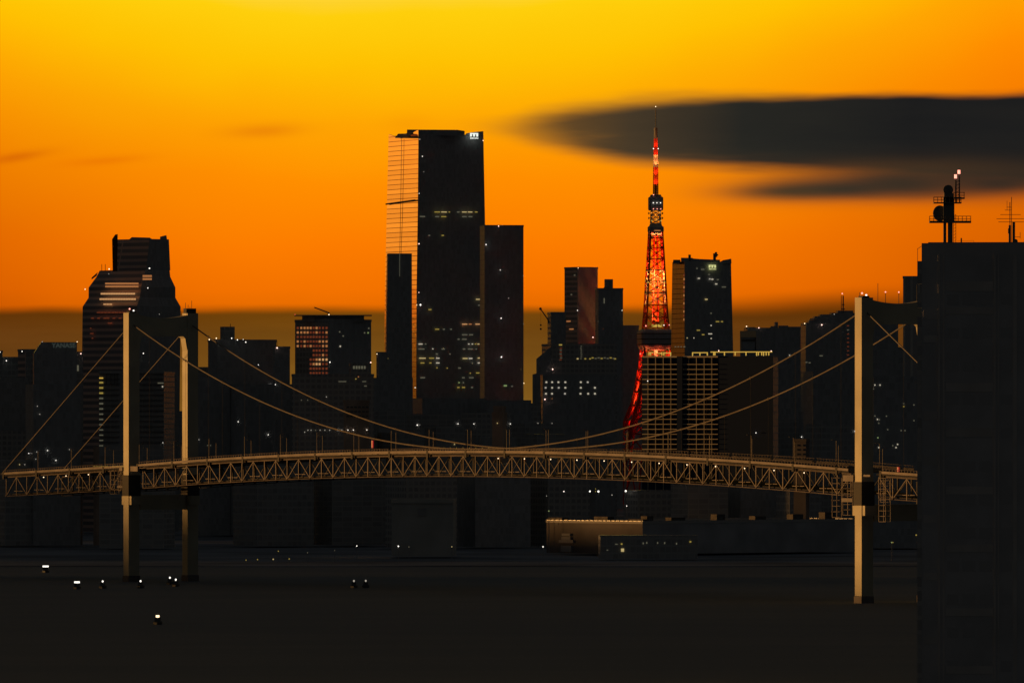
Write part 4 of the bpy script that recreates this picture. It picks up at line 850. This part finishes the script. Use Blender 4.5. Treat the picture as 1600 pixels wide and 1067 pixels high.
boat(246.5, 961.7, 'e_warm', .65, 'boat with a warm white light, lowest of all lights on the water')
boat(553, 907, 'e_soft', 0, 'boat with a very faint lamp, left of two lone boats at mid water')
boat(571.5, 906.8, 'e_soft', 0, 'boat with a faint lamp, right of two lone boats at mid water')

# ================================================================== SUSPENSION BRIDGE
A = Vector((.5724, -.8200, 0)); A.normalize(); Bv = Vector((-A.y, A.x, 0))     # along the bridge, and across it (away from the viewer)
O = Vector(((201 - CX) / F * 3911, 3911, 0)); SP = 570.0
br = thing('suspension_bridge', 'double-deck suspension bridge with two white pylons and an arched truss deck', 'bridge', (O.x, O.y, 0), math.atan2(A.y, A.x))
# local axes: x along, y across, z up; pylon outer near corner at x = +TH, y = 0
TH = 4.6; LW = 6.0; GAP = 39.0
def zc(s):
    if s < 0: return 60.4 - 7.4 + s * .036
    if s > SP: return 60.4 - 7.4 - (s - SP) * .036
    return 60.4 - 7.4 * ((s - 285) / 285) ** 2
for x0 in (-TH, SP - TH):
    py = bpy.data.objects.new('pylon', None); COL.objects.link(py); py.parent = br
    for ya_ in (0, GAP - LW): MB().box(x0 - .3, x0 + TH + .3, ya_ - .3, ya_ + LW + .3, -2, 2.9).build('footing', M['concrete'], py)
    for y0 in (0, GAP - LW):
        mb = MB().loft([[(x0, y0, 3), (x0 + TH, y0, 3), (x0 + TH, y0 + LW, 3), (x0, y0 + LW, 3)], [(x0, y0, 127), (x0 + TH, y0, 127), (x0 + TH, y0 + LW, 127), (x0, y0 + LW, 127)]])
        mb.build('leg', M['steel'], py)
        zr = (52.5,) if x0 < 0 else (74, )
        MB().box(x0 - .5, x0 + TH + .5, y0 - .4, y0 + LW + .4, 40.6, 50.4).build('collar', M['bdark'], py)
        MB().box(x0 - 1.9, x0 - .02, y0 + .3, y0 + LW - .3, 36.4, 40.5).box(x0 + TH + .02, x0 + TH + 1.9, y0 + .3, y0 + LW - .3, 36.4, 40.5).build('bracket', M['steel'], py)
        MB().box(x0 + .9, x0 + TH - .9, y0 + 1.2, y0 + LW - 1.2, 127, 127.7).bar((x0 + 1.2, y0 + 1.5, 127.7), (x0 + 1.2, y0 + 1.5, 129.2), .15).build('saddle_housing', M['bdark'], py)
    # arched top crossbeam and lower crossbeam
    ya, yb = LW, GAP - LW; up_ = []; lo_ = []
    n_ = 24
    for i in range(n_ + 1):
        t_ = i / n_; yv = ya + (yb - ya) * t_; f_ = 4 * (t_ - .5) ** 2
        up_.append((yv, 124.6 + 1.4 * f_)); lo_.append((yv, 116.0 - 7.0 * max(0, abs(t_ - .5) * 2 - .9) / .1 * abs(t_ - .5) * 2))
    poly = up_ + lo_[::-1]
    MB().loft([[(x0 + .25, a, z) for a, z in poly], [(x0 + TH - .25, a, z) for a, z in poly]]).build('crossbeam', M['steel'], py)
    MB().box(x0 + .4, x0 + TH - .4, LW + .8, GAP - LW - .8, 34, 41).build('crossbeam', M['steel'], py)
    for (y0, z_) in ((2.0, 128.8), (4.2, 128.0)): link('warning_lamp', ball(.55, 'e_redw' if z_ > 128.5 else 'e_white'), py, (x0 + 2.3, y0, z_))
    if x0 > 0:
        for (yv, hh) in ((14.5, 4.4), (21.5, 4.4), ):
            MB().bar((x0 + 2, yv, 124.5), (x0 + 2, yv, 124.7 + hh), .18).build('lamp_mast', M['bdark'], py); link('warning_lamp', ball(.42, 'e_redw'), py, (x0 + 2, yv, 125 + hh))
        for (yv, hh) in ((10.5, 8), (31, 7.5)): MB().bar((x0 + 2, yv, 124.5), (x0 + 2, yv, 125 + hh), .16).build('lightning_rod', M['bdark'], py)
    else:
        for (yv, hh) in ((33.5, 6), (35, 5), (37, 7), (31, 2), (36, 4)): MB().bar((x0 + 2, yv, 125), (x0 + 2, yv, 126 + hh), .16).build('lightning_rod', M['bdark'], py)
        MB().box(x0 + 1, x0 + 3.6, 33, 38.5, 127, 129.3).build('roof_hut', M['bdark'], py)
# main cables, backstays
YC = (3.0, GAP - 3.0)
def cab(s):
    t = (s - SP / 2) / (SP / 2); return 63.2 + (122.0 - 63.2) * t * t
for yv in YC:
    MB().chain([(SP * i / 64 - (TH / 2), yv, cab(SP * i / 64)) for i in range(65)], .62).build('main_cable', M['cable'], br)
    MB().bar((-TH / 2, yv, 122), (-TH / 2 - 118, yv, 50.0), .42, n=6).build('backstay', M['cable'], br)
    MB().bar((SP - TH / 2, yv, 122), (SP - TH / 2 + 118, yv, 50.0), .6, n=6).build('backstay', M['cable'], br)
# hangers and cable bands
NH = 18; hs = [SP * (i + .5) / NH for i in range(NH)]
for yv in YC:
    for s in hs:
        x_ = s - TH / 2; zt_ = zc(s) + .9; zcb = cab(s)
        MB().bar((x_, yv, zcb - .5), (x_, yv, zcb + .5), .95, n=6).build('cable_band', M['cable'], br)
        if zcb - zt_ > 1.2: MB().bar((x_, yv, zcb), (x_, yv, zt_), .07).build('hanger', M['hang'], br)
# stiffening trusses
PL = 9.5; YT = (3.6, GAP - 3.6); DEP = 9.2
def span(s0, n, first):
    for ti, yv in enumerate(YT):
        top = MB().chain([(s0 + PL * i, yv, zc(s0 + PL * i)) for i in range(n + 1)], .62, 4).build('top_chord', M['truss'], br)
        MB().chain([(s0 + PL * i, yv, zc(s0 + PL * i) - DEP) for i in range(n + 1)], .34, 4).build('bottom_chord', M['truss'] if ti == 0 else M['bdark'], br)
        for i in range(n + 1):
            x_ = s0 + PL * i; z_ = zc(x_)
            if ti == 0:
                MB().bar((x_, yv, z_ - .35), (x_, yv, z_ - DEP), .42, .4).build('truss_post', M['truss'], top)
                if (i + first) % 2 == 0 and i < n + 1: MB().bar((x_ - 4.2, yv + .9, z_ - DEP + 2.2), (x_ + 4.2, yv + .9, z_ - DEP + 2.2), .2, .26).build('inspection_ledge', M['truss'], top)
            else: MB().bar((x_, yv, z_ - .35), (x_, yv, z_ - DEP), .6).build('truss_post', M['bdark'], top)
            if i < n:
                x2 = x_ + PL; z2 = zc(x2)
                p, q = ((x_, yv, z_ - .3), (x2, yv, z2 - DEP + .2)) if (i + first) % 2 == 0 else ((x_, yv, z_ - DEP + .2), (x2, yv, z2 - .3))
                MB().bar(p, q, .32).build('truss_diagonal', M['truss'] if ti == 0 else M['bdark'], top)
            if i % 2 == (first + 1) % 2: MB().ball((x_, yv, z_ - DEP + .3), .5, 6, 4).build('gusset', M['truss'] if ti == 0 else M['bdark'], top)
    # decks
    N = max(2, n); rings = []; rings2 = []
    for i in range(N + 1):
        x_ = s0 + PL * n * i / N; z_ = zc(x_)
        rings.append([(x_, 2.2, z_ + .55), (x_, GAP - 2.2, z_ + .55), (x_, GAP - 2.2, z_ + .95), (x_, 2.2, z_ + .95)])
        rings2.append([(x_, 5.2, z_ - DEP + .6), (x_, GAP - 5.2, z_ - DEP + .6), (x_, GAP - 5.2, z_ - DEP + 1.0), (x_, 5.2, z_ - DEP + 1.0)])
    MB().loft(rings).build('upper_deck', M['asphalt'], br); MB().loft(rings2).build('lower_deck', M['asphalt'], br)
span(0 + 9.5 * 1.0 - TH / 2, 58, 0); span(-TH / 2 - 114, 11, 1); span(SP - TH / 2 + 9.5, 11, 0)
# edge parapets: pale fascia with fine posts, in stretches between the dark brackets
def fascia(sa, sb, yv, m='truss'):
    n = max(1, int((sb - sa) / 6)); xs = [sa + (sb - sa) * i / n for i in range(n + 1)]
    d = 1 if yv > 10 else -1
    a = MB().loft([[(x, yv, zc(x) + 1.2), (x, yv + .3, zc(x) + 1.2), (x, yv + .3, zc(x) + 2.25), (x, yv, zc(x) + 2.25)] for x in xs]).build('fascia', M[m], br)
    mb = MB().chain([(x, yv + .15, zc(x) + 3.25) for x in xs], .16, 4)
    k = int((sb - sa) / 2.0)
    for i in range(k): x = sa + (sb - sa) * (i + .5) / k; mb.bar((x, yv + .15, zc(x) + 2.3), (x, yv + .15, zc(x) + 3.2), .16)
    mb.build('railing', M[m], a)
seg = [-118 + i * 30.4 for i in range(0, 4)] + [5 + i * 30.4 for i in range(0, 19)] + [575, 605, 636, 666]
for i in range(-4, 23):
    sa = 4.6 + i * 30.3 + .6; sb = sa + 29.1
    if sb < -118 or sa > SP + 116: continue
    if sa < -2 < sb: sb = -8
    if sa < SP < sb: sb = SP - 12
    if sb - sa < 5: continue
    for yv in (2.0, GAP - 2.3): fascia(sa, sb, yv)
    MB().box(sa - 1.4, sa - .05, 1.9, 2.7, zc(sa) - .9, zc(sa) + 2.5).build('deck_bracket', M['bdark'], br)
# lamps under the upper deck
for (x_, y_) in ((779, 715.6), (820, 716.6), (861, 718.2), (902, 719.7), (944.5, 722), (987.5, 724.6), (1030.5, 727.8), (1074, 731.4), (1118.7, 735), (1164, 739.3), (1210, 743.6), (1257, 747.7), (68.7, 748.7), (103.7, 746), (138.7, 743.8)):
    # position along the bridge found from the column, under the top chord of the near truss
    k = (x_ - CX) / F; yv = 3.0; o_ = O + Bv * yv; s_ = (k * o_.y - o_.x) / (A.x - k * A.y)
    link('deck_lamp', ball(.34, 'e_warm'), br, (s_, yv - .2, zc(s_) - 1.1))
for i in range(24): link('railing_light', ball(.16, 'w_gold'), br, (-34 + i * 1.15 + (3 if i > 11 else 0), 1.8, zc(-30) + 2.5))
for i in range(12): link('railing_light', ball(.15, 'w_gold'), br, (210 + i * 5.1, GAP - 2.6, zc(235) + 3.6))
# inspection scaffolds by the pylons
def scaffold(s_, yv, zt_, zb, wd):
    mb = MB(); n = int((zt_ - zb) / 2.1)
    for (a, c_) in ((0, 0), (wd, 0), (0, 2.5), (wd, 2.5)): mb.bar((s_ + a, yv + c_, zb), (s_ + a, yv + c_, zt_), .2)
    for i in range(n + 1):
        z_ = zb + (zt_ - zb) * i / n
        mb.bar((s_, yv, z_), (s_ + wd, yv, z_), .14); mb.bar((s_, yv + 2.5, z_), (s_ + wd, yv + 2.5, z_), .14)
        if i % 2: mb.ball((s_, yv - .1, z_), .3, 6, 4).ball((s_ + wd, yv - .1, z_), .3, 6, 4)
    return mb.build('inspection_scaffold', M['truss'], br)
scaffold(SP - 21.5, 1.0, 52.0, 35.5, 3.2); scaffold(SP - 15.5, 2.0, 52, 36.5, 3.4); scaffold(SP + 10.5, 1.0, 52.0, 34.0, 4.6); scaffold(SP + 6.5, 5.0, 51, 42, 3); scaffold(-18, 1.0, 52.5, 41.5, 4.0); scaffold(-12.5, 2.0, 52, 43, 2.4)
MB().box(SP - 12, SP - 5, -.6, 1.0, 50.6, 53.2).build('walkway', M['truss'], br); MB().box(SP - 13, SP - 5.5, -.6, .5, 42.0, 43.6).build('walkway', M['truss'], br)
MB().box(1.2, 7.5, .2, 1.2, 52.2, 54.6).build('walkway', M['truss'], br); MB().box(-10, -5, -.2, .6, 44.5, 45.2).build('walkway', M['truss'], br); MB().box(-7.5, -4.8, -.6, 1.0, 52.4, 54.2).build('walkway', M['truss'], br)
MB().box(SP + 1.5, SP + 6, -.2, .6, 52.6, 53.4).build('walkway', M['truss'], br)
# lamp posts on the deck
pole = None
def deck_post(s_, yv, h, lit=None):
    w = O + A * s_ + Bv * yv; t = thing('deck_lamp_post', 'thin unlit lamp post standing on the bridge deck', 'lamp post', (w.x, w.y, zc(s_) + .95), math.atan2(A.y, A.x), 'lamp posts along the bridge deck')
    MB().bar((0, 0, 0), (0, 0, h), .16).build('pole', M['cable'], t); MB().bar((0, 0, h), (0, 1.6 if yv < 10 else -1.6, h + .3), .14).build('arm', M['cable'], t)
    MB().box(-.25, .25, 1.5 if yv < 10 else -2.3, 2.3 if yv < 10 else -1.5, h + .2, h + .38).build('lamp_head', M['bdark'], t)
for i in range(-3, 22):
    s_ = 5 + i * 30.3
    if -8 < s_ < 4 or SP - 8 < s_ < SP + 8: continue
    deck_post(s_, 2.8, 10.5); deck_post(s_ + 15, GAP - 2.8, 10.5)
def red_post(px, top, bot, yv, lab):
    k = (px - CX) / F; o_ = O + Bv * yv; s_ = (k * o_.y - o_.x) / (A.x - k * A.y); w = o_ + A * s_
    t = thing('signal_post', lab, 'signal light', (w.x, w.y, zc(s_) + .95), math.atan2(A.y, A.x))
    zt_ = CAMZ + (HY - top) / F * w.y - zc(s_) - .95; zb_ = CAMZ + (HY - bot) / F * w.y - zc(s_) - .95
    MB().bar((0, 0, 0), (0, 0, zb_), .2).build('pole', M['bdark'], t); MB().box(-.45, .45, -.3, .3, zb_, zt_).build('signal_panel', emit('red_signal', (.8, .02, .03), .35), t)
red_post(582, 688, 699.5, 3.2, 'small red-lit signal panel on the left half of the bridge deck')
red_post(1403.5, 729.5, 737, 3.2, 'small red-lit signal on the deck right of the right pylon')

# ================================================================== near dark high-rise at right
b = hr = building('near_high_rise', 'huge near dark high-rise filling the right edge with frame ribs on its face', 1440, 1440, 1660, 380, 2300, th=-5, m='f_black', depth=40, parapet=False, z0=-1)
hr.wall.data.materials.clear(); hr.wall.data.materials.append(mat('dark_concrete_panels', (.44, .45, .46), .9, var=.1, vs=.08))
def hbox(xa, xb, ya, yb, out, m='f_dark', name='facade_frame'): 
    p = on_face(hr, xa, yb, 'r'); q = on_face(hr, xb, ya, 'r'); return MB().box(p[0], q[0], -out, .05, p[2], q[2]).build(name, m if not isinstance(m, str) else M[m], hr.root)
rib = mat('slightly_paler_concrete', (.49, .485, .47), .9, var=.1, vs=.1)
pan = mat('window_recess', (.40, .41, .42), .6)
for (xa, xb) in ((1466, 1469), (1473, 1476), (1553, 1556), (1559, 1561), (1583, 1589)): hbox(xa, xb, 398, 1110, .12, rib, 'facade_rib')
for k_, (ya, yb) in enumerate(((440, 455), (480, 491), (598, 612), (668, 682), (760, 772), (850, 862), (950, 962), (1040, 1052))):
    hbox(1478, 1552, ya, yb, .1, rib, 'spandrel'); hbox(1443, 1464, ya + 44, yb + 44, .08, rib, 'spandrel')
for k_ in range(12):
    for (xa, xb) in ((1480, 1498), (1504, 1524), (1530, 1550), (1564, 1581)): hbox(xa, xb, 460 + k_ * 52, 476 + k_ * 52, .06, pan, 'window')
# side balcony stack with openings showing the sky
p0 = on_face(hr, 1433.2, 400, 'r'); p1 = on_face(hr, 1441, 400, 'r'); zz_ = lambda y: CAMZ + (HY - y) / F * 2300
mb = MB()
edges = [(408, 444), (458, 481), (495, 1110)]
for (a, c_) in edges: mb.box(p0[0], p1[0] - .15, -.1, 3.0, zz_(c_), zz_(a))
mb.build('stair_tower', M['f_dark'], hr.root)
MB().bar((p0[0] + .1, .1, zz_(409)), (p0[0] + .1, .1, zz_(388)), .12).bar((p0[0] + .1, .1, zz_(389)), (p1[0], .1, zz_(384)), .12).build('corner_frame', M['dark'], hr.root)
MB().box(p0[0] + .25, p1[0] - .15, 2.0, 2.2, zz_(408), zz_(384)).build('corner_glass', mat('tinted_corner_glass', (.5, .25, .1), .2, 0, .5), hr.root) if False else None
MB().box(p1[0] + 1.6, p1[0] + 40, .6, 6, zz_(381), zz_(378.6)).build('roof_kerb', M['dark'], hr.root)
# antenna tower on the roof
RX = lambda px: (px - CX) / F * 2310; RZ = lambda y: CAMZ + (HY - y) / F * 2310
def rooftop_antenna():
    t = thing('rooftop_antenna', 'stout rooftop communication mast with dishes, railed platforms and two red-hot lamps', 'antenna', (RX(1482.5), 2310, RZ(381.5)))
    z = lambda y: RZ(y) - RZ(381.5); x = lambda px: RX(px) - RX(1482.5)
    mb = MB().box(x(1474), x(1478.5), -.6, .6, 0, z(347)).box(x(1481), x(1488.5), -.7, .7, 0, z(310)).box(x(1474), x(1491), -.9, .9, z(347), z(308)).box(x(1475), x(1490), -.9, .9, z(320), z(302))
    mb.build('mast_column', M['darker'], t)
    mb = MB()
    for px_ in (1490, 1493.5): mb.bar((x(px_), 0, 0), (x(px_), 0, z(335)), .14)
    for i in range(9): mb.bar((x(1490), 0, z(378 - i * 5)), (x(1493.5), 0, z(375 - i * 5)), .08)
    mb.build('ladder', M['darker'], t)
    for (xa, xb, y_, th_) in ((1452, 1517, 347, 3.2), (1458.5, 1502, 317.3, 1.8), (1490, 1507, 310, 2.2)):
        pl = MB().box(x(xa), x(xb), -1.6, 1.6, z(y_ + th_ / 2), z(y_ - th_ / 2)).build('platform', M['darker'], t)
        mb = MB(); n = int((xb - xa) / 6)
        for yy2 in (-1.5, 1.5):
            for i in range(n + 1): q_ = xa + .5 + (xb - xa - 1) * i / n; mb.bar((x(q_), yy2, z(y_)), (x(q_), yy2, z(y_ - 9)), .09)
            for hh in (4.5, 9): mb.bar((x(xa), yy2, z(y_ - hh)), (x(xb), yy2, z(y_ - hh)), .09)
        mb.build('railing', M['darker'], pl)
    def dish(px, py, rx, ry, name='dish'):
        mb = MB(); n = 20; mb.loft([[(x(px) + rx * .178 * k * math.cos(2 * math.pi * i / n), dd, z(py) + ry * .178 * k * math.sin(2 * math.pi * i / n)) for i in range(n)] for (k, dd) in ((.3, .9), (.8, .5), (1, 0), (.98, -.25), (.3, -.35))])
        mb.build(name, M['darker'], t)
    dish(1481.5, 297, 8, 8); dish(1468.5, 333.5, 11, 12.5)
    mb = MB().bar((x(1493.5), 0, z(318)), (x(1493.5), 0, z(279)), .42).bar((x(1499), 0, z(318)), (x(1499), 0, z(272)), .36)
    for i in range(7): mb.bar((x(1493.5), 0, z(312 - i * 5.4)), (x(1499), 0, z(309 - i * 5.4)), .12)
    mb.build('twin_poles', M['darker'], t)
    for (px_, py_) in ((1493, 276), (1498.3, 269)):
        MB().bar((x(px_), -.3, z(py_ + 3)), (x(px_), -.3, z(py_ - 3)), .8, n=8).build('hazard_lamp', M['e_redw'], t)
rooftop_antenna()
def whip():
    t = thing('rooftop_antenna', 'slender rooftop aerial with long horizontal rods at the far right', 'antenna', (RX(1579), 2310, RZ(381.5)))
    z = lambda y: RZ(y) - RZ(381.5); x = lambda px: RX(px) - RX(1579)
    MB().box(x(1576), x(1579.5), -.4, .4, 0, z(352)).box(x(1582), x(1586), -.4, .4, 0, z(347)).box(x(1575), x(1577), -.4, .4, z(365), z(357)).build('base_cabinet', M['darker'], t)
    mb = MB().bar((x(1578), 0, z(353)), (x(1578), 0, z(316)), .2).bar((x(1580.5), 0, 0), (x(1580.5), 0, z(308)), .16).bar((x(1573.5), 0, z(328)), (x(1573.5), 0, z(314)), .1)
    for (y_, a, c_) in ((335.5, 1563, 1595), (342, 1557, 1601), (347, 1560, 1600), (328.5, 1570, 1580), (324, 1573, 1580), (370.5, 1586, 1594)): mb.bar((x(a), 0, z(y_)), (x(c_), 0, z(y_)), .13)
    mb.bar((x(1594), 0, z(373)), (x(1594), 0, z(363)), .12).ball((x(1587), 0, z(377)), .6)
    mb.build('aerial_rods', M['darker'], t)
whip()
t = thing('roof_vent', 'short roof vent pipe with a thin rail between the two rooftop aerials', 'vent pipe', (RX(1502), 2310, RZ(381.5))); MB().bar((0, 0, 0), (0, 0, (381.5 - 372) * .178), .42, n=8).build('pipe', M['darker'], t); MB().bar((-1.2, 0, .9), (3.5, 0, .95), .06).bar((3.5, 0, 0), (3.5, 0, .95), .06).build('rail', M['darker'], t)

# labels that single out each repeat by its place in its row
def relabel(stem, fmt):
    os_ = sorted([o for o in COL.objects if o.name.split('.')[0] == stem and o.parent is None], key=lambda o: o.location.x / o.location.y)
    for i, o in enumerate(os_): o['label'] = fmt(i, o)
def side_lbl(yv):
    def near(o): d = o.location - O; return (d.x * Bv.x + d.y * Bv.y) < 15
    return near
near = side_lbl(0)
for flag, word in ((True, 'near'), (False, 'far')):
    ps = sorted([o for o in COL.objects if o.name.startswith('deck_lamp_post') and o.parent is None and near(o) == flag], key=lambda o: o.location.x)
    for i, o in enumerate(ps): o['label'] = 'thin unlit lamp post on the %s edge of the bridge deck, %s from the left' % (word, ORD[i])
TONE = {'e_white': 'bright white', 'e_soft': 'faint white', 'w_yel': 'yellow', 'w_yel2': 'bright yellow', 'w_dim': 'barely lit', 'w_green': 'greenish'}
lamps = sorted([o for o in COL.objects if o.name.startswith('street_lamp') and o.parent is None], key=lambda o: o.location.x / o.location.y)
for i, o in enumerate(lamps):
    mt_ = [c for c in o.children if c.name.startswith('lamp_head')][0].data.materials[0]
    tone = [k for k, v_ in M.items() if v_ == mt_][0]
    o['label'] = '%s street lamp on the far shore, %s of the row counted from the left' % (TONE[tone], ORD[i])
for o in COL.objects:
    l = o.get('label')
    if l and len(l.split()) > 16: print('LONG', len(l.split()), l)
